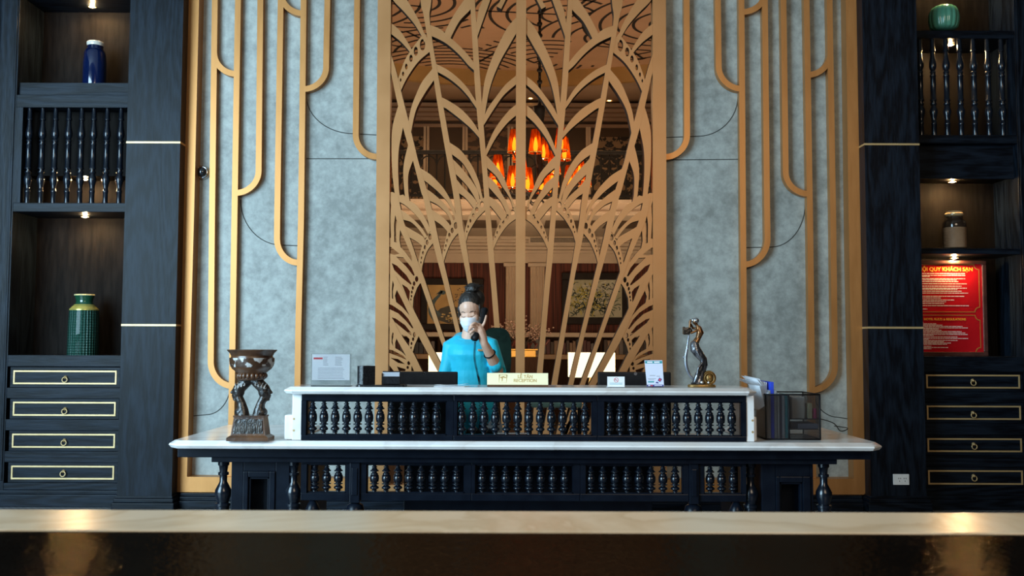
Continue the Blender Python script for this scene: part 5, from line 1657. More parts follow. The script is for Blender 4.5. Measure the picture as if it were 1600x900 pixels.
for txt, py, sz in (('LỄ TÂN', 588.7, .0235), ('RECEPTION', 594.8, .0235)):
    z = P(820, py, rd).z
    o = text_mesh(txt, sz, (P(820.5, py, rd).x, rd + .006 * (z - zm) / (zt_ - zm) - .0007, z), ink, 'lettering', pl, .0003, bold=.0004)
    on_plate(o, z)
b = MB(); lc = P(785.5, 591.5, rd); e = 6 * k; yy = rd + .0018
for q in ((-e, e, e - .0012, e), (-e, e, -e, -e + .0012), (-e, -e + .0012, -e, e), (e - .0012, e, -e, e)): b.box(lc.x + q[0], lc.x + q[1], yy - .0006, yy + .003, lc.z + q[2], lc.z + q[3])
b.tube([(lc.x - .004, yy, lc.z - e * .7), (lc.x - .004, yy, lc.z + e * .3)], .0018, 6)
b.ell((lc.x - .008, yy, lc.z + e * .3), (.006, .0012, .004)); b.ell((lc.x + .001, yy, lc.z + e * .45), (.006, .0012, .004)); b.ell((lc.x + .011, yy, lc.z + e * .3), (.006, .0012, .003))
b.build('emblem', ink, pl)

# acrylic holder with printed sheet
ah = on_z(516, 603.5, ON_U); ad = ah.y; k = ad / FPX
aho = empty('sign_holder', (ah.x, ad, ON_U), 'clear acrylic stand holding a white printed sheet at the left end of the counter', 'sign holder')
xa, xb = P(486, 580, ad).x, P(548, 580, ad).x; zt_ = P(516, 552.5, ad).z
b = MB(); b.box(xa, xb, ad, ad + .003, ON_U, zt_); b.box(xa, xb, ad - .0, ad + .06, ON_U, ON_U + .003); b.box(xa, xb, ad + .0065, ad + .0095, ON_U, zt_); b.build('acrylic_stand', M['acrylic'], aho)
zs0 = P(516, 594, ad).z
sh_ = MB().box(xa + .004, xb - .006, ad + .0035, ad + .006, zs0, zt_ - .003).build('printed_sheet', M['paper'], aho)
b = MB(); rnd = random.Random(3)
for py, x0f, x1f in [(558 + 2.1 * i, .30, .43) for i in range(7)] + [(558 + 2.1 * i, .60, .80) for i in range(7)] + [(575.2 + 2.35 * i, .17, .84) for i in range(8)]:
    z = P(516, py, ad).z; w = xb - xa
    b.box(xa + w * x0f, xa + w * (x1f - rnd.uniform(0, .05)), ad + .0032, ad + .0036, z - .0011, z + .0011)
b.build('text_lines', M['print_grey'], sh_)
b = MB(); z = P(500, 560, ad).z; b.box(xa + .012, xa + .06, ad + .0032, ad + .0036, z - .005, z + .005); b.build('red_heading', M['print_red'], sh_)

# pen cup and card holder on a tray
tc_ = on_z(571, 604.3, ON_U); td = tc_.y + .03; k = td / FPX
tray = empty('desk_tray', (P(595, 603, td).x, td, ON_U), 'black rounded tray under the pen cup and card holder', 'tray')
xa, xb = P(556, 603, td).x, P(636, 603, td).x
b = MB(); ym = td
out = []
for cx_, a0 in ((xb - .03, -90), (xa + .03, 90)):
    for j in range(13): out.append((cx_ + .03 * cos(radians(a0 + 15 * j)), ym + .045 * sin(radians(a0 + 15 * j))))
b.poly(out, ON_U, ON_U + .010, plane='XY'); b.build('tray_body', M['black_leather'], tray, auto=40)
ONT = ON_U + .0105
cx0, cx1 = P(558.5, 590, td).x, P(586, 590, td).x; zt_ = P(570, 571.5, td).z
pc_ = empty('pen_cup', ((cx0 + cx1) / 2, td, ONT), 'square black leatherette box on the tray beside the acrylic stand', 'box')
b = MB(); w = .006; y0, y1 = td - .034, td + .034
rt = Matrix.Translation(((cx0 + cx1) / 2, td, 0)) @ Matrix.Rotation(radians(34), 4, 'Z') @ Matrix.Translation((-(cx0 + cx1) / 2, -td, 0))
hx_ = (cx1 - cx0) / 2 * .76; xm = (cx0 + cx1) / 2
b.box(xm - hx_, xm + hx_, td - hx_, td - hx_ + w, ONT, zt_, .0015); b.box(xm - hx_, xm + hx_, td + hx_ - w, td + hx_, ONT, zt_, .0015)
b.box(xm - hx_, xm - hx_ + w, td - hx_ + w, td + hx_ - w, ONT, zt_, .0015); b.box(xm + hx_ - w, xm + hx_, td - hx_ + w, td + hx_ - w, ONT, zt_, .0015)
b.box(xm - hx_ + w, xm + hx_ - w, td - hx_ + w, td + hx_ - w, ONT, ONT + .006)
b.xform(rt); b.build('box_body', M['black_leather'], pc_)
ca, cb2 = P(597, 595, td).x, P(625, 595, td).x
cd = empty('card_holder', ((ca + cb2) / 2, td, ONT), 'small black card holder with grey cards on the tray', 'card holder')
zc0 = P(610, 599, td).z
b = MB(); b.box(ca, cb2, td - .018, td - .014, ONT, P(610, 588, td).z, .001); b.box(ca, cb2, td + .014, td + .018, ONT, P(610, 580, td).z, .001); b.box(ca, ca + .003, td - .018, td + .018, ONT, P(610, 583, td).z); b.box(ca, cb2, td - .018, td + .018, ONT, ONT + .004); b.build('holder_body', M['black_leather'], cd)
cs = tag(MB().box(ca + .004, cb2 - .002, td - .010, td + .008, ONT + .0045, P(610, 581.5, td).z, .0008).build('business_cards', mat('grey_card', (.30, .32, .36), (.36, .38, .42), 8, rough=.5)), 'little stack of grey business cards in the black card holder', 'cards')

# loose papers
pp = on_z(706, 603.8, ON_U)
pa = tag(MB().poly([(pp.x - .095, pp.y - .02), (pp.x + .07, pp.y - .035), (pp.x + .10, pp.y + .03), (pp.x - .06, pp.y + .05)], ON_U, ON_U + .0014, plane='XY').build('paper_sheet', M['paper']), 'loose white papers lying on the counter before the receptionist', 'paper')
pc2 = MB(); n = 12
for i in range(n + 1):
    t = i / n
    for (sx, sy) in ((-.09 + .17 * t, -.03 - .01 * t), (-.06 + .15 * t, .035 - .005 * t)):
        pc2.bm.verts.new((pp.x + sx, pp.y + sy, ON_U + .003 + .013 * t * t + .006 * (1 - t) ** 2))
pc2.bm.verts.ensure_lookup_table()
for i in range(n): pc2._f([pc2.bm.verts[2 * i], pc2.bm.verts[2 * i + 2], pc2.bm.verts[2 * i + 3], pc2.bm.verts[2 * i + 1]])
o = pc2.build('curled_sheet', M['paper'], pa, smooth=True); s_ = o.modifiers.new('t', 'SOLIDIFY'); s_.thickness = .0006

# no smoking card
ns = on_z(962, 605.2, ON_U); nd = ns.y
nso = empty('no_smoking_card', (ns.x, nd, ON_U), 'small white no-smoking card standing on the counter', 'sign')
xa, xb = P(949, 598, nd).x, P(976, 598, nd).x; zt_ = P(962, 588.5, nd).z
cdv = MB(); cdv.box(xa, xb, nd, nd + .002, ON_U, zt_); cdv.box(xa, xb, nd + .0, nd + .05, ON_U, ON_U + .002); cdo = cdv.build('card', M['paper'], nso)
c = P(962.8, 593.8, nd)
b = MB(); b.tube([(c.x + .0112 * cos(2 * pi * j / 24), nd - .0004, c.z + .0112 * sin(2 * pi * j / 24)) for j in range(24)], .0011, 6, closed=True)
b.tube([(c.x - .0078, nd - .0004, c.z + .0078), (c.x + .0078, nd - .0004, c.z - .0078)], .0011, 6); b.build('ban_symbol', M['print_red'], cdo)
b = MB(); b.box(c.x - .008, c.x + .006, nd - .0006, nd + .0002, c.z - .0014, c.z + .0014); b.build('cigarette_symbol', M['print_grey'], cdo)
b = MB()
for py in (598.6, 600.3):
    b = MB(); b.box(xa + .012, xb - .012, nd - .0006, nd + .0002, P(962, py, nd).z - .0008, P(962, py, nd).z + .0008)
    b.build('text_line', M['print_teal'], cdo)

# payment sign, code left out
qs = on_z(1023.5, 605.0, ON_U); qd = qs.y
qo = empty('counter_sign', (qs.x, qd, ON_U), 'upright white sign with teal header and navy footer leaning on the counter', 'sign')
pts = [X2(1011, 604, qd), X2(1037.5, 603.5, qd), X2(1035, 563, qd), X2(1007, 563, qd)]
sgn = MB().poly(pts, qd, qd + .003).build('board', mat('pale_blue_white_board', (.66, .69, .82), (.72, .75, .88), 5, rough=.4), qo)
MB().box(P(1012, 606, qd).x, P(1037, 606, qd).x, qd - .004, qd + .05, ON_U, P(1020, 604.3, qd).z).build('acrylic_foot', M['acrylic'], qo)
R_ = lambda b, x0, x1, y0, y1, t=.0008: b.poly([X2(x0, y1, qd), X2(x1, y1, qd), X2(x1, y0, qd), X2(x0, y0, qd)], qd - t, qd + .001)
b = MB(); R_(b, 1008, 1034.5, 564, 567.8); b.build('header_band', M['print_teal'], sgn)
b = MB(); R_(b, 1011, 1019.5, 564.8, 567, .0012); R_(b, 1022, 1030.5, 564.8, 567, .0012); b.build('header_letters', M['paper'], sgn)
b = MB(); R_(b, 1010.8, 1036.8, 601, 603.8); b.build('footer_band', M['print_navy'], sgn)
b = MB(); R_(b, 1016.5, 1020, 601.6, 603.2, .0012); b.build('footer_mark', M['print_red'], sgn)
b = MB(); R_(b, 1012.8, 1016, 601.7, 603, .0012); R_(b, 1022.5, 1034.5, 601.9, 602.9, .0012); b.build('footer_letters', M['paper'], sgn)
b = MB(); R_(b, 1015, 1024, 586.4, 587.2); R_(b, 1026, 1031, 587.4, 588.4); R_(b, 1012.5, 1025, 591.3, 592); R_(b, 1013, 1022, 593, 593.6); b.build('text_lines', M['print_grey'], sgn)
b = MB(); R_(b, 1012.5, 1022, 595.6, 597.6); b.build('teal_words', M['print_teal'], sgn)
b = MB(); b.poly([X2(1027.5, 594.5, qd), X2(1031.5, 597, qd), X2(1034.2, 592.3, qd), X2(1030.3, 590, qd)], qd - .0009, qd + .001); b.poly([X2(1024, 598.5, qd), X2(1029, 599.3, qd), X2(1028.5, 597.2, qd), X2(1026, 596.3, qd)], qd - .0009, qd + .001); b.build('phone_picture', M['print_navy'], sgn)
b = MB(); b.poly([X2(1028.8, 594.3, qd), X2(1031.2, 595.7, qd), X2(1032.9, 592.6, qd), X2(1030.6, 591.2, qd)], qd - .0013, qd + .001); b.build('phone_screen', M['print_red'], sgn)

# monitors, seen from behind
for lab, pa_, pb_, py in (('black monitor back on the left, before the receptionist', 606, 715, 580.5), ('black monitor back on the right, behind the two small signs', 934.5, 1048.5, 581)):
    d = 5.47
    a, c = P(pa_, py, d), P(pb_, py, d); xm = (a.x + c.x) / 2
    r = empty('monitor', (xm, d, zw), lab, 'monitor', 'desk monitors')
    MB().box(a.x, c.x, d, d + .035, a.z - .365, a.z, .008).build('casing', M['black_plastic'], r)
    MB().box(a.x + .012, c.x - .012, d + .0351, d + .037, a.z - .345, a.z - .014).build('display', mat('dark_display', (.01, .012, .016), (.014, .016, .02), 4, rough=.1), r)
    MB().box(xm - .035, xm + .035, d - .03, d - .0002, zw + .03, a.z - .12, .006).build('stand_neck', M['black_plastic'], r)
    MB().box(xm - .11, xm + .11, d - .085, d + .085, zw + .0006, zw + .016, .005).build('stand_foot', M['black_plastic'], r)
    MB().lathe([(.009, 0), (.009, .0012)], (xm + .006, d + .0 - .0009, a.z - .01), 16, 'Y').build('emblem', M['chrome'], r)
# keyboard and pale tray on the worktop (seen between the balusters)
kb = empty('keyboard', (-.76, 5.57, zw), 'black keyboard on the staff worktop behind the left monitor', 'keyboard')
MB().box(-.97, -.55, 5.53, 5.65, zw + .0006, zw + .016, .004).build('case', M['black_plastic'], kb)
kk_ = MB()
for r_ in range(4):
    for c_ in range(14): kk_.box(-.96 + .029 * c_, -.96 + .029 * c_ + .024, 5.54 + .026 * r_, 5.54 + .026 * r_ + .021, zw + .016, zw + .022, .002)
kk_.build('keys', mat('charcoal_keys', (.02, .02, .022), (.03, .03, .033), 30, rough=.5), kb)
tr2 = P(868, 634, 5.5)
tg2 = empty('paper_tray', (tr2.x, 5.55, zw), 'pale green paper tray on the staff worktop behind the middle balusters', 'tray')
b = MB(); b.box(tr2.x - .16, tr2.x + .16, 5.46, 5.655, zw + .0006, zw + .008, .003)
b.build('tray_base', M['black_plastic'], tg2)
b = MB(); b.box(tr2.x - .15, tr2.x + .15, 5.47, 5.64, zw + .19, zw + .222, .010); b.build('upper_tray', mat('pale_green_tray', (.36, .52, .40), (.42, .58, .46), 6, rough=.4), tg2)
b = MB()
for sx in (-.145, .135):
    for sy in (5.475, 5.625): b.box(tr2.x + sx, tr2.x + sx + .01, sy, sy + .01, zw + .008, zw + .19)
b.build('tray_post', M['black_plastic'], tg2)
for i, (x, lab) in enumerate(((P(800, 670, 5.5).x, 'pale stack of papers on the staff worktop behind the middle balusters'), (P(1075, 670, 5.5).x, 'pale stack of papers on the staff worktop behind the right balusters'))):
    st_ = MB(); rnd = random.Random(i)
    for j in range(6):
        dx, dy = rnd.uniform(-.008, .008), rnd.uniform(-.006, .006)
        st_.box(x - .1 + dx, x + .1 + dx, 5.49 + dy, 5.62 + dy, zw + .0006 + .006 * j, zw + .0006 + .006 * (j + 1) - .0008)
    tag(st_.build('paper_stack', M['paper']), lab, 'papers', 'paper stacks on the worktop')

# wire mesh organiser
def wire_mat():
    m, nt, b = new_mat('black_wire_mesh'); N, L = nt.nodes, nt.links
    tc = N.new('ShaderNodeTexCoord'); sp = N.new('ShaderNodeSeparateXYZ'); L.new(tc.outputs['Object'], sp.inputs[0])
    xy = N.new('ShaderNodeMath'); xy.operation = 'ADD'; L.new(sp.outputs[0], xy.inputs[0]); L.new(sp.outputs[1], xy.inputs[1])
    outs = []
    for src in (xy.outputs[0], sp.outputs[2]):
        a = N.new('ShaderNodeMath'); a.operation = 'MULTIPLY'; a.inputs[1].default_value = 400; L.new(src, a.inputs[0])
        f = N.new('ShaderNodeMath'); f.operation = 'FRACT'; L.new(a.outputs[0], f.inputs[0])
        g = N.new('ShaderNodeMath'); g.operation = 'GREATER_THAN'; g.inputs[1].default_value = 0.39; L.new(f.outputs[0], g.inputs[0]); outs.append(g)
    mu = N.new('ShaderNodeMath'); mu.operation = 'MULTIPLY'; L.new(outs[0].outputs[0], mu.inputs[0]); L.new(outs[1].outputs[0], mu.inputs[1])
    tr = N.new('ShaderNodeBsdfTransparent'); mx = N.new('ShaderNodeMixShader')
    L.new(mu.outputs[0], mx.inputs[0]); L.new(b.outputs[0], mx.inputs[1]); L.new(tr.outputs[0], mx.inputs[2])
    L.new(mx.outputs[0], N['Material Output'].inputs['Surface'])
    b.inputs['Base Color'].default_value = (.008, .008, .01, 1); b.inputs['Roughness'].default_value = .4
    return m


M['wire'] = wire_mat()
g0 = on_z(1197, 687.5, ON_L); gd = g0.y
xA, xB = g0.x, P(1282, 687, gd).x
zT = P(1240, 616.5, gd).z
gb_ = gd + 0.30
org = empty('mesh_organiser', ((xA + xB) / 2, gd + .15, ON_L), 'black wire-mesh desk organiser full of files on the right marble', 'organiser')
xM = P(1233, 650, gd).x
xLft = P(1170, 680, gd + .2).x


def rod(b, pts, r=.004): b.tube(pts, r, 6)


b = MB(); zb_ = ON_L + .004
slope = zb_ + .10
for pts in ([(xA, gd, zb_), (xB, gd, zb_)], [(xA, gd, zT), (xB, gd, zT)], [(xA, gd, zb_), (xA, gd, zT)], [(xB, gd, zb_), (xB, gd, zT)], [(xB, gd, zT), (xB, gb_, zT)], [(xB, gd, zb_), (xB, gb_, zb_)], [(xB, gb_, zb_), (xB, gb_, zT)],
            [(xA, gb_, zT), (xB, gb_, zT)], [(xA, gb_, zb_), (xB, gb_, zb_)], [(xA, gd, zb_), (xA, gb_, zb_)], [(xA, gb_, zb_), (xA, gb_, slope)], [(xA, gb_, slope), (xA, gd + .1, zT), (xA, gd, zT)], [(xM, gd, zb_), (xM, gd, zT)]):
    rod(b, pts)
b.build('rim_wire', M['black_plastic'], org, smooth=True)


def sheet(pts, name='mesh_panel', m=None):
    b = MB(); b._f([b.bm.verts.new(p) for p in pts]); return b.build(name, m or M['wire'], org)


sheet([(xA, gd, zb_), (xB, gd, zb_), (xB, gd, zT), (xA, gd, zT)])
sheet([(xB, gd, zb_), (xB, gb_, zb_), (xB, gb_, zT), (xB, gd, zT)])
sheet([(xA, gd, zb_), (xA, gb_, zb_), (xA, gb_, slope), (xA, gd + .1, zT), (xA, gd, zT)])
sheet([(xM, gd, zb_), (xM, gb_, zb_), (xM, gb_, zT), (xM, gd, zT)])
sheet([(xA, gd, zb_), (xB, gd, zb_), (xB, gb_, zb_), (xA, gb_, zb_)])
for py in (655, 671):
    z = P(1250, py, gd).z
    b = MB(); b.box(xM + .003, xB - .003, gd + .004, gb_ - .01, z - .002, z, .0005); b.build('drawer_tray', M['black_plastic'], org)
fcol = {n: mat(n + '_file', c, None, 6, rough=.45) for n, c in (('blue', (.01, .05, .50)), ('grey', (.28, .29, .30)), ('teal', (.01, .17, .20)), ('white', (.74, .75, .8)), ('navy', (.012, .018, .05)), ('smoke', (.24, .26, .29)))}
items = [('white', 1201.2, 1202.2, 614, 'white'), ('grey', 1202.6, 1205, 610, 'grey'), ('blue', 1205.5, 1210.5, 597, 'blue'), ('smoke', 1211, 1215, 610, 'smoke'), ('grey', 1216, 1219, 614, 'grey'), ('navy', 1219.5, 1222.5, 618, 'navy'), ('smoke', 1223, 1227, 616, 'smoke'), ('teal', 1228, 1232, 616, 'teal')]
for i, (cn, a, c, py, w) in enumerate(items):
    x0, x1 = P(a, 650, gd).x, P(c, 650, gd).x
    lab = {0: 'white folder edge nearest the left side of the wire organiser', 1: 'thin grey folder between the white folder and the blue file', 2: 'bright blue file standing up from the wire organiser', 3: 'smoky folder just right of the blue file', 4: 'grey folder second right of the blue file', 5: 'thin navy folder in the middle of the wire organiser', 6: 'smoky folder next to the teal file', 7: 'teal file at the partition of the wire organiser'}[i]
    tag(MB().box(x0, x1, gd + .012, gb_ - .03, zb_ + .004, P(a, py, gd).z, .0008).build('file_folder', fcol[cn]), lab, 'folder', 'files in the wire organiser')
rnd = random.Random(2)
# fan of white papers leaning out toward the counter, each a sheet
for i in range(7):
    t = i / 6
    xb0 = P(1198.6, 640, gd).x + .0016 * i
    tilt = .42 - .33 * t
    h_ = P(1198, 589 + 8 * abs(t - .45) + rnd.uniform(-1, 2), gd).z - (ON_L + .15)
    b = MB(); yA, yB = gd + .02 + .004 * i, gd + .22
    zz_ = ON_L + .15
    vs = []
    cols = []
    for yy, hh, sx_, bend in ((yA, h_ - .012, 0, .04 * (1 - t)), (yB, h_, -.012, .066 - .007 * i)):
        xm = xb0 + sx_ - .034 * (1 - t)
        cols.append([(xb0 + sx_, yy, zz_), (xm, yy, zz_ + .137), (xm - bend, yy, zz_ + hh)])
    for off in (0, .0010):
        g = [[b.bm.verts.new((p[0] + off, p[1], p[2])) for p in c_] for c_ in cols]
        for j in range(2): b._f([g[0][j], g[1][j], g[1][j + 1], g[0][j + 1]])
    V = list(b.bm.verts)
    rim = [0, 1, 2, 5, 4, 3]
    for j in range(6):
        p, q = rim[j], rim[(j + 1) % 6]
        b._f([V[p], V[q], V[q + 6], V[p + 6]])
    tag(b.build('paper_sheet', M['paper']), 'white sheet in the fanned papers spilling left from the wire organiser', 'paper', 'papers in the wire organiser')
for lab, px, m_, h0 in (('rolled white paper standing in the wire organiser', 1225.5, 'paper', 604), ('cream envelope behind the blue file', 1216, 'paper', 602)):
    x = P(px, 640, gd).x
    if 'rolled' in lab:
        tag(MB().lathe([(.010, 0), (.010, P(px, h0, gd).z - P(px, 616, gd).z + .04), (.008, P(px, h0, gd).z - P(px, 616, gd).z + .04), (.008, .02)], (x, gb_ - .02, P(px, 616, gd).z - .04), 14).build('paper_roll', M['paper']), lab, 'paper roll')
    else:
        b = MB(); b.poly([(x - .012, P(px, 616, gd).z - .1), (x + .02, P(px, 616, gd).z - .1), (x + .02, P(px, 609, gd).z), (x - .012, P(px, h0, gd).z)], gb_ - .012, gb_ - .009)
        tag(b.build('envelope', mat('cream_envelope', (.55, .5, .42), (.6, .55, .47), 6, rough=.6)), lab, 'envelope')
# small goods on the organiser's trays
def tray_item(px0, px1, py0, py1, m, name, lab, cat, dy=.05):
    a, c = P(px0, py0, gd + dy), P(px1, py1, gd + dy)
    tag(MB().box(a.x, c.x, gd + dy, gd + dy + .12, c.z, a.z, .003).build(name, m), lab, cat)
z655 = P(1250, 655, gd).z; z671 = P(1250, 671, gd).z
a = P(1237, 620, gd + .05); c = P(1257, 639, gd + .05)
tag(MB().box(a.x, c.x, gd + .05, gd + .15, z655 + .0005, a.z, .003).build('tissue_box', mat('pale_card_box', (.42, .41, .37), (.5, .48, .44), 8, rough=.6)), 'pale square box on the top tray of the wire organiser', 'box')
a = P(1262, 630, gd + .05)
tag(MB().box(a.x, a.x + .025, gd + .05, gd + .1, z655 + .0005, a.z, .003).build('carton', mat('yellowish_carton', (.38, .34, .2), (.44, .4, .25), 8, rough=.6)), 'small yellowish carton on the top tray of the wire organiser', 'carton')
a = P(1274, 642, gd + .05)
pk_ = MB().lathe([(.014, 0), (.014, a.z + .012 - z655 - .0005), (.011, a.z + .012 - z655)], (a.x, gd + .07, z655 + .0005), 16)
tag(pk_.build('tape_roll', mat('magenta_plastic', (.42, .02, .10), (.5, .04, .14), 8, rough=.4)), 'small magenta pot on the top tray of the wire organiser', 'pot')
a, c = P(1247, 662, gd + .03), P(1280, 669, gd + .03)
tag(MB().box(a.x, c.x - .004, gd + .03, gd + .2, z671 + .0005, a.z, .003).build('notebook', mat('slate_notebook', (.11, .12, .16), (.14, .15, .2), 8, rough=.5)), 'slate notebook on the lower tray of the wire organiser', 'notebook')
# cable trailing to the wall on the right
cpts = spline([Vector((xB + .01, gb_ - .02, ON_L + .11)), P(1300, 660, gb_ + .05), P(1313, 668, gb_ + .2) + Vector((0, 0, -.02)), Vector((P(1313, 668, gb_ + .2).x + .05, gb_ + .22, ON_L + .02)), Vector((P(1313, 668, gb_ + .2).x + .08, 6.0, ON_L + .006))], 8)
tag(MB().tube(cpts, .0028, 6).build('cable', M['black_plastic'], smooth=True), 'thin black cable trailing right from the wire organiser', 'cable')

# ------------------------------------------------------------------ counter in the foreground
ZF = 1.09
nb_ = P(800, 798.5, 1.1); yb = on_z(800, 798.5, ZF).y; yf = on_z(800, 830.5, ZF).y
fc = empty('foreground_counter', (0, .85, 0), 'dark polished counter edged with beige marble across the foreground', 'counter')
MB().box(-1.5, 1.5, yf, yb, ZF - .03, ZF, .0015).build('marble_border', M['marble_beige'], fc)


def dark_glass():
    m, nt, b = new_mat('flamed_dark_granite'); N, L = nt.nodes, nt.links
    tc = N.new('ShaderNodeTexCoord')
    n1 = N.new('ShaderNodeTexNoise'); n1.inputs['Scale'].default_value = 140; n1.inputs['Detail'].default_value = 2
    n2 = N.new('ShaderNodeTexNoise'); n2.inputs['Scale'].default_value = 9; n2.inputs['Detail'].default_value = 3
    L.new(tc.outputs['Object'], n1.inputs['Vector']); L.new(tc.outputs['Object'], n2.inputs['Vector'])
    rp = N.new('ShaderNodeValToRGB'); rp.color_ramp.elements[0].color = (.002, .0017, .0015, 1); rp.color_ramp.elements[1].color = (.006, .0045, .0035, 1)
    L.new(n2.outputs['Fac'], rp.inputs[0])
    bp = N.new('ShaderNodeBump'); bp.inputs['Strength'].default_value = .42; bp.inputs['Distance'].default_value = .002
    L.new(n1.outputs['Fac'], bp.inputs['Height'])
    df = N.new('ShaderNodeBsdfDiffuse'); L.new(rp.outputs[0], df.inputs['Color'])
    gl = N.new('ShaderNodeBsdfGlossy'); gl.inputs['Roughness'].default_value = .08; gl.inputs['Color'].default_value = (1, .78, .55, 1)
    L.new(bp.outputs[0], gl.inputs['Normal'])
    mx = N.new('ShaderNodeMixShader'); mx.inputs[0].default_value = .036
    L.new(df.outputs[0], mx.inputs[1]); L.new(gl.outputs[0], mx.inputs[2])
    L.new(mx.outputs[0], N['Material Output'].inputs['Surface'])
    return m


MB().box(-1.5, 1.5, .45, yf - .0008, ZF - .03, ZF - .0012, .001).build('granite_top', dark_glass(), fc)
MB().box(-1.45, 1.45, .52, yb - .04, .12, ZF - .031).build('counter_body', M['navy_v'], fc)
MB().box(-1.40, 1.40, .58, yb - .08, 0, .12).build('toe_kick', M['black_wood'], fc)

# ------------------------------------------------------------------ the receptionist
DW = 5.82
kw = DW / FPX
pw = P(737, 868, DW)
W_ = lambda px, py, dy=0.0: P(px, py, DW + dy)
woman = empty('person', (pw.x, DW, 0), 'woman in a turquoise tunic and white mask talking on a desk phone behind the counter', 'person')
skin = mat('light_skin', (0.60, 0.355, 0.25), (0.66, 0.40, 0.285), 6, rough=0.45)
hairm = mat('black_hair', (0.006, 0.0045, 0.004), (0.02, 0.015, 0.012), 30, (1, 1, .25), rough=0.5, bump=.5, bscale=80)
cloth = mat('turquoise_cloth', (0.0, 0.42, 0.60), (0.005, 0.50, 0.68), 4, (1, 1, .5), rough=0.6, bump=1.0, bscale=13)
cloth.node_tree.nodes['Principled BSDF'].inputs['Sheen Weight'].default_value = 0.2

# head in its own frame: face toward -y, then turned and bowed
HM = Matrix.Translation(W_(735.5, 487.6, -.03)) @ Matrix.Rotation(radians(-13), 4, 'Z') @ Matrix.Rotation(radians(19), 4, 'X') @ Matrix.Rotation(radians(-4), 4, 'Y') @ Matrix.Scale(.93, 4)


def hp(x, y, z): return HM @ Vector((x, y, z))


RH = HM.to_3x3().normalized()


def hell(b, c, r): 
    s = .93
    b.ell(hp(*c), tuple(q * s for q in r), 22, 14, RH)


b = MB()
hell(b, (0, .015, .03), (.074, .092, .086)); hell(b, (0, -.022, -.035), (.060, .068, .078)); hell(b, (0, -.045, -.085), (.034, .036, .030))
for s in (-1, 1):
    hell(b, (s * .036, -.052, -.028), (.030, .030, .032))          # cheeks
    hell(b, (s * .031, -.0635, .003), (.015, .0095, .007))           # closed lids
    hell(b, (s * .028, -.050, .020), (.021, .0160, .011))
    hell(b, (s * .074, .012, -.012), (.010, .020, .032))            # ears
b.caps([hp(0, -.071, .008), hp(0, -.094, -.028)], [.007, .011], 10)
hell(b, (0, -.090, -.032), (.017, .012, .010))
hell(b, (0, -.083, -.062), (.024, .010, .007)); hell(b, (0, -.080, -.072), (.021, .010, .007))
# neck, chest
nk = [hp(0, .02, -.06), W_(735, 520, .0), W_(735, 532, .01)]
b.caps(nk, [.050, .050, .062], 16)
b.ell(W_(735, 537, .01), (.09, .055, .045))
# torso and legs under the clothes
b.caps([W_(736, 548, .0), W_(737, 580, .0), W_(738, 640, .0)], [.085, .075, .10], 14)
for s in (-1, 1):
    b.caps([Vector((pw.x + s * .08, DW, .84)), Vector((pw.x + s * .085, DW, .48)), Vector((pw.x + s * .085, DW + .01, .09))], [.085, .055, .038], 12)
    b.caps([Vector((pw.x + s * .085, DW + .02, .04)), Vector((pw.x + s * .095, DW - .13, .03))], [.038, .028], 10)
# her left arm (right in the picture) raised to the ear
sh_r, el_r = W_(767, 539, 0), W_(779, 580, -.06)
wr_r = W_(756.5, 536, -.20)
b.caps([sh_r, sh_r.lerp(el_r, .5), el_r], [.034, .033, .028], 12)
b.caps([el_r, el_r.lerp(wr_r, .35), el_r.lerp(wr_r, .75), wr_r], [.030, .035, .0285, .0235], 12, flat=None)
# hand
pc0, pc1 = wr_r, W_(747.5, 510.5, -.215)
b.caps([pc0, W_(753.5, 526, -.207), W_(750, 517, -.212), pc1], [.0235, .0275, .030, .024], 12)


def finger(pts, r0, r1):
    p = spline(pts, 3); n = len(p)
    b.caps(p, [r0 + (r1 - r0) * i / (n - 1) for i in range(n)], 8)


finger([W_(752.5, 512, -.215), W_(756.5, 505, -.222), W_(758.5, 499, -.215), W_(759.7, 493.5, -.20)], .0095, .0065)          # index, laid along the handset
finger([W_(748, 510, -.225), W_(742.5, 505, -.25), W_(737, 507.5, -.262), W_(733.5, 512, -.25)], .0098, .0072)
finger([W_(746.5, 514, -.228), W_(740, 510.5, -.254), W_(734.5, 513.5, -.262), W_(732, 517.5, -.25)], .0096, .007)
finger([W_(746.5, 518.5, -.228), W_(740.5, 516.2, -.25), W_(736, 519, -.256), W_(734.5, 522, -.245)], .0085, .0062)
finger([W_(754, 523, -.20), W_(748, 519, -.185), W_(742, 515, -.175), W_(738.5, 511, -.17)], .0115, .0078)                     # thumb, behind the handset
# her right arm hanging forward to the worktop
sh_l, el_l, wr_l = W_(704, 540, 0), W_(695, 588, -.01), W_(706, 619, -.11)
b.caps([sh_l, sh_l.lerp(el_l, .5), el_l], [.034, .033, .032], 12)
b.caps([el_l, el_l.lerp(wr_l, .6), wr_l], [.036, .030, .023], 12)
hl = wr_l
b.caps([hl, hl + Vector((.02, -.05, -.01)), hl + Vector((.025, -.08, -.015))], [.023, .027, .024], 10)
for i, (dx, l_) in enumerate(((-.018, .062), (-.004, .07), (.010, .066), (.023, .052))):
    st_ = hl + Vector((.025 + dx, -.085, -.016)); finger([st_, st_ + Vector((dx * .2, -l_ * .5, .004)), st_ + Vector((dx * .3, -l_ * .9, -.012))], .0090, .0068)
finger([hl + Vector((.005, -.035, -.008)), hl + Vector((-.028, -.055, -.012)), hl + Vector((-.034, -.082, -.018))], .0105, .0075)
body = remesh(b.build('body', skin, woman), .0032, 4, .5)

# brows and lashes laid on the skin
from mathutils.bvhtree import BVHTree
_bw = WM(body)
skin_tree = BVHTree.FromPolygons([_bw @ v.co for v in body.data.vertices], [tuple(p.vertices) for p in body.data.polygons])


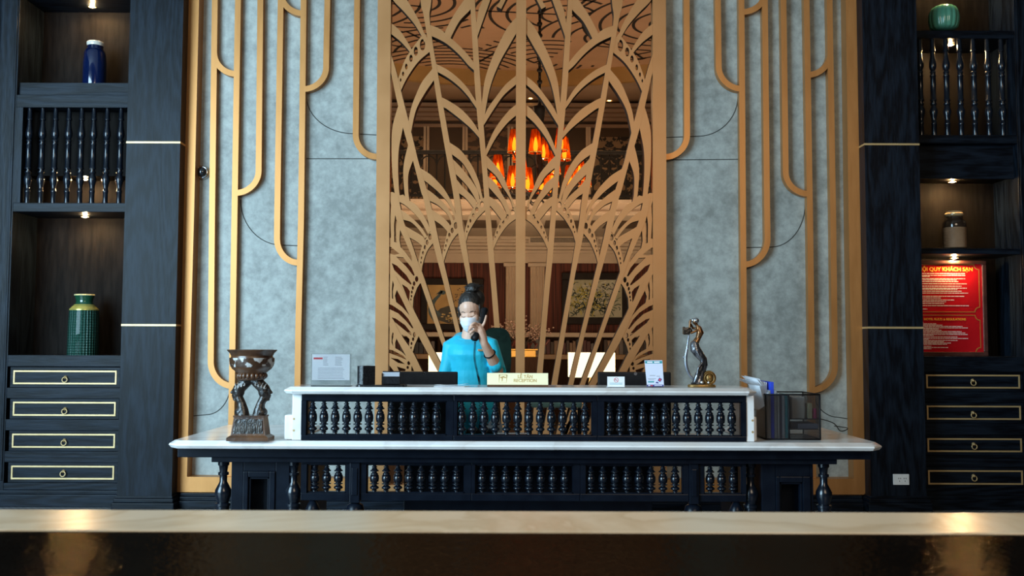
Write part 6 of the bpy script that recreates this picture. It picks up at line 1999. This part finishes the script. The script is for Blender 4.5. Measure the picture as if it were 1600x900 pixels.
def on_face(x, z, out=.0008):
    o = hp(x, -.3, z); d = (RH @ Vector((0, 1, 0))).normalized()
    h = skin_tree.ray_cast(o, d)[0]
    return (h if h is not None else hp(x, -.07, z)) - d * out


b = MB()
for s in (-1, 1):
    b.tube([on_face(s * x, z) for x, z in ((.014, -.004), (.022, -.0075), (.031, -.0085), (.040, -.006), (.048, -.001))], [.0008, .0015, .0018, .0016, .0008], 6)
    b.tube([on_face(s * x, z, .0002) for x, z in ((.014, .018), (.023, .0225), (.033, .0235), (.042, .021), (.050, .015))], [.0012, .0022, .0022, .0016, .0007], 6)
b.build('brows_and_lashes', hairm, body, smooth=True)

# hair with topknot
b = MB()
hell(b, (0, .028, .053), (.080, .090, .083)); hell(b, (0, .06, -.01), (.064, .045, .066))
for s in (-1, 1):
    hell(b, (s * .071, -.002, .015), (.011, .030, .042)); hell(b, (s * .074, -.022, -.012), (.006, .010, .030))
bun = (.026, .036, .150)
hell(b, bun, (.044, .044, .035)); rnd = random.Random(6)
for i in range(16):
    a = rnd.uniform(0, 2 * pi); e_ = rnd.uniform(-.6, .8)
    hell(b, (bun[0] + .038 * cos(a) * cos(e_), bun[1] + .036 * sin(a) * cos(e_), bun[2] + .028 * sin(e_)), (.017, .014, .010))
hell(b, (.020, .036, .122), (.034, .034, .026)); hell(b, (.045, .055, .075), (.046, .050, .058))
hair = remesh(b.build('hair', hairm, body), .0036, 2, .4)
b = MB()
for i in range(14):
    a = rnd.uniform(0, 2 * pi); p0 = Vector(bun) + Vector((.034 * cos(a), .034 * sin(a), rnd.uniform(-.01, .02)))
    p2 = p0 + Vector((.03 * cos(a) + rnd.uniform(-.01, .02), .03 * sin(a), rnd.uniform(-.03, .02)))
    b.tube(spline([hp(*p0), hp(*(p0.lerp(p2, .5) + Vector((0, 0, .012)))), hp(*p2)], 4), .0009, 4)
b.build('loose_strands', hairm, hair)

# face mask with pleats and ear loops
b = MB(); nu, nv = 26, 12; grid = []
for j in range(nv + 1):
    v = j / nv; row = []
    for i in range(nu + 1):
        u = -1 + 2 * i / nu
        az = u * radians(78)
        z = -.006 - .098 * v - .016 * abs(u) ** 2 * (1 - 2 * v) * -1 * .4
        zz_ = -.012 - .096 * v + .014 * (abs(u) ** 1.5) * (2 * v - 1) + (.008 * (1 - abs(u)) ** 2 if v < .3 else 0)
        rx = .069 - .016 * max(0, (v - .45)) * 1.6
        ry = .083 + .022 * sin(pi * min(1, .12 + v * .9)) * (1 - abs(u) ** 1.3) - .014 * v
        y = -.012 - ry * cos(az); x = rx * sin(az) * 1.02
        y += .0014 * sin(v * pi * 8) * (1 - abs(u))
        row.append(b.bm.verts.new(hp(x, y, zz_)))
    grid.append(row)
for j in range(nv):
    for i in range(nu): b._f([grid[j][i], grid[j][i + 1], grid[j + 1][i + 1], grid[j + 1][i]])
mk = b.build('face_mask', mat('white_mask_cloth', (.74, .75, .80), (.80, .81, .86), 12, rough=.8, bump=.1), body, smooth=True)
s_ = mk.modifiers.new('t', 'SOLIDIFY'); s_.thickness = .0025; s_.offset = 1
b = MB()
for s in (-1, 1):
    b.tube(spline([hp(s * .069, -.028, -.02), hp(s * .080, .012, .002), hp(s * .081, .03, -.02), hp(s * .068, -.02, -.085)], 5), .0014, 5)
b.build('ear_loops', M['paper'], mk, smooth=True)

# tunic: body lofted, sleeves melted in
def loft(rings, seg=32):
    b = MB(); R = []
    for ir, (py, cx, hw_, ry, dy) in enumerate(rings):
        tl_ = (.024, .024, .020, .012, .004)[ir] if ir < 5 else 0
        c = W_(cx, py, dy)
        R.append([b.bm.verts.new((c.x + hw_ * kw * cos(2 * pi * k / seg) * (1 - .10 * abs(sin(2 * pi * k / seg)) * 0), c.y + ry * sin(2 * pi * k / seg), c.z + tl_ * sin(2 * pi * k / seg))) for k in range(seg)])
    for i in range(len(R) - 1):
        for k in range(seg): b._f([R[i][k], R[i][(k + 1) % seg], R[i + 1][(k + 1) % seg], R[i + 1][k]])
    b._f(R[0][::-1]); b._f(R[-1]); return b


b = loft([(524, 731, 18, .060, .016), (526, 732, 23.5, .069, .012), (530, 733, 29, .080, .006), (536, 734.5, 35, .094, 0), (546, 736, 37.5, .112, -.008), (554, 736, 37.5, .118, -.010), (564, 737, 35.5, .108, -.004), (578, 737.5, 33, .098, 0), (594, 738, 32.5, .096, 0), (618, 738, 36, .108, 0), (650, 738, 40, .120, 0), (700, 738, 42, .12, 0), (760, 738, 44, .122, 0), (800, 738, 45, .122, 0)])
b.caps([W_(717, 533, .006), W_(704, 541, 0), sh_l.lerp(el_l, .5) + Vector((.006, 0, -.004)), el_l, el_l.lerp(wr_l, .45)], [.040, .050, .047, .044, .040], 16)
b.caps([W_(752, 532, .006), W_(767, 539, 0), sh_r.lerp(el_r, .5), el_r + Vector((.002, 0, -.006)), el_r.lerp(wr_r, .22)], [.040, .050, .047, .047, .046], 16)
rnd = random.Random(31)
tun = remesh(b.build('tunic', cloth, woman), .0052, 6, .5)
b = MB()      # neckline piping
nl = [(731.5 + 20.5 * cos(a), 525.2 - 6.2 * sin(a), .014 + .065 * sin(a)) for a in [2 * pi * k / 32 for k in range(32)]]
b.tube([W_(px, py, dy) for px, py, dy in nl], .0042, 6, closed=True); b.build('neckline', cloth, tun, smooth=True)
b = MB()      # wide trousers under the slit tunic
for s in (-1, 1):
    b.caps([Vector((pw.x + s * .075, DW, .80)), Vector((pw.x + s * .09, DW, .45)), Vector((pw.x + s * .10, DW + .01, .07))], [.105, .10, .105], 16)
b.build('trousers', mat('white_trousers', (.6, .6, .6), (.66, .66, .66), 6, rough=.7), woman, smooth=True)
b = MB()
for s in (-1, 1):
    b.box(pw.x + s * .09 - .045, pw.x + s * .09 + .045, DW - .17, DW + .07, .0005, .03, .012)
b.build('shoes', M['black_plastic'], woman)
nt_ = W_(753.5, 547, -.118)
MB().box(nt_.x - .026, nt_.x + .014, nt_.y - .004, nt_.y + .0, nt_.z - .006, nt_.z + .006, .001).build('name_badge', mat('brass_badge', (.5, .28, .12), (.6, .36, .17), 8, rough=.3, metal=.4), tun)
b = MB(); c = el_r.lerp(wr_r, .62); ax = (wr_r - el_r).normalized(); u = ax.orthogonal().normalized(); v = ax.cross(u)
b.tube([c + (u * cos(2 * pi * k / 28) + v * sin(2 * pi * k / 28)) * .0335 for k in range(28)], .0042, 8, closed=True)
b.build('bracelet', M['black_plastic'], body, smooth=True)

# desk phone: handset in her hand, coiled cord, base on the worktop
ph = empty('telephone', W_(750, 510, -.2), 'black desk phone handset held to her ear with its coiled cord', 'telephone')
b = MB()
e0, e1 = W_(757.5, 485, -.125), W_(742.5, 528, -.235)
mid = (e0 + e1) / 2 + Vector((.010, -.012, .004))
hs = spline([e0, mid, e1], 8)
b.caps(hs, [.019, .0185, .017, .0155, .0145, .0135, .013, .013, .013, .013, .013, .0135, .0145, .016, .018, .021, .0215][:len(hs)], 12)
dv = Vector((-.6, .75, 0)).normalized()
for e_ in (e0, e1):
    b.caps([e_ + dv * -.002, e_ + dv * .014], [.020, .019], 14)
remesh(b.build('handset', M['black_plastic'], ph), .003, 3)
cb0 = e1 + Vector((.0, -.004, -.022)); cb1 = Vector((W_(750, 615, -.25).x, 5.60, zw + .06))
guide = spline([cb0, W_(741.5, 560, -.245), W_(746.5, 585, -.24), W_(749.5, 604, -.235), cb1 + Vector((0, .02, .05)), cb1], 10)
L_ = []; turns = 64; n = turns * 8
tot = len(guide) - 1
for i in range(n + 1):
    t = i / n * tot; k0 = min(int(t), tot - 1); p = guide[k0].lerp(guide[k0 + 1], t - k0); a = 2 * pi * turns * i / n
    L_.append(p + Vector((.0062 * cos(a), .0062 * sin(a), 0)))
MB().tube(L_, .0016, 4).build('coiled_cord', M['black_plastic'], ph, smooth=True)
b = MB(); bx = cb1
b.box(bx.x - .09, bx.x + .09, 5.50, 5.655, zw + .0006, zw + .035, .008); b.box(bx.x - .08, bx.x + .08, 5.56, 5.655, zw + .03, zw + .058, .01)
pb2 = b.build('phone_base', M['black_plastic'], ph)

# dark chair behind her
chd = 6.47
cc_ = P(776, 560, chd)
chr_ = empty('office_chair', (cc_.x, chd, 0), 'dark green office chair with a rounded back behind the receptionist', 'chair')
green = mat('dark_green_cloth', (.003, .009, .006), (.006, .016, .011), 20, rough=.8, spec=.1, bump=.1)
b = MB(); zt_, zb_ = P(776, 512, chd).z, P(776, 596, chd).z
out = []
hwc = 23 / FPX * chd
for j in range(40):
    a = 2 * pi * j / 40; q = lambda t: math.copysign(abs(t) ** .62, t)
    out.append((cc_.x + hwc * q(cos(a)), (zt_ + zb_) / 2 + (zt_ - zb_) / 2 * q(sin(a))))
b.poly(out, chd - .03, chd + .03)
bk = b.build('backrest', green, chr_, auto=40); bv = bk.modifiers.new('b', 'BEVEL'); bv.width = .02; bv.segments = 3; bv.limit_method = 'ANGLE'
b = MB(); b.box(cc_.x - .2, cc_.x + .2, chd - .40, chd + .0, .45, .52, .025); b.build('seat', green, chr_)
MB().tube([(cc_.x, chd + .035, zb_ + .1), (cc_.x, chd + .05, .5), (cc_.x, chd - .1, .43), (cc_.x, chd - .2, .43)], .018, 8).build('back_support', M['black_plastic'], chr_, smooth=True)
MB().tube([(cc_.x, chd - .2, .45), (cc_.x, chd - .2, .08)], .025, 12).build('gas_column', M['chrome'], chr_, smooth=True)
for k in range(5):
    a = 2 * pi * k / 5 + .3
    e_ = Vector((cc_.x + .26 * cos(a), chd - .2 + .26 * sin(a), .065))
    o = MB().tube([(cc_.x, chd - .2, .10), e_], [.022, .014], 8).build('base_arm', M['black_plastic'], chr_, smooth=True)
    MB().ell((e_.x, e_.y, .0285), (.028, .028, .028), 12, 8).build('caster', M['black_plastic'], o, smooth=True)
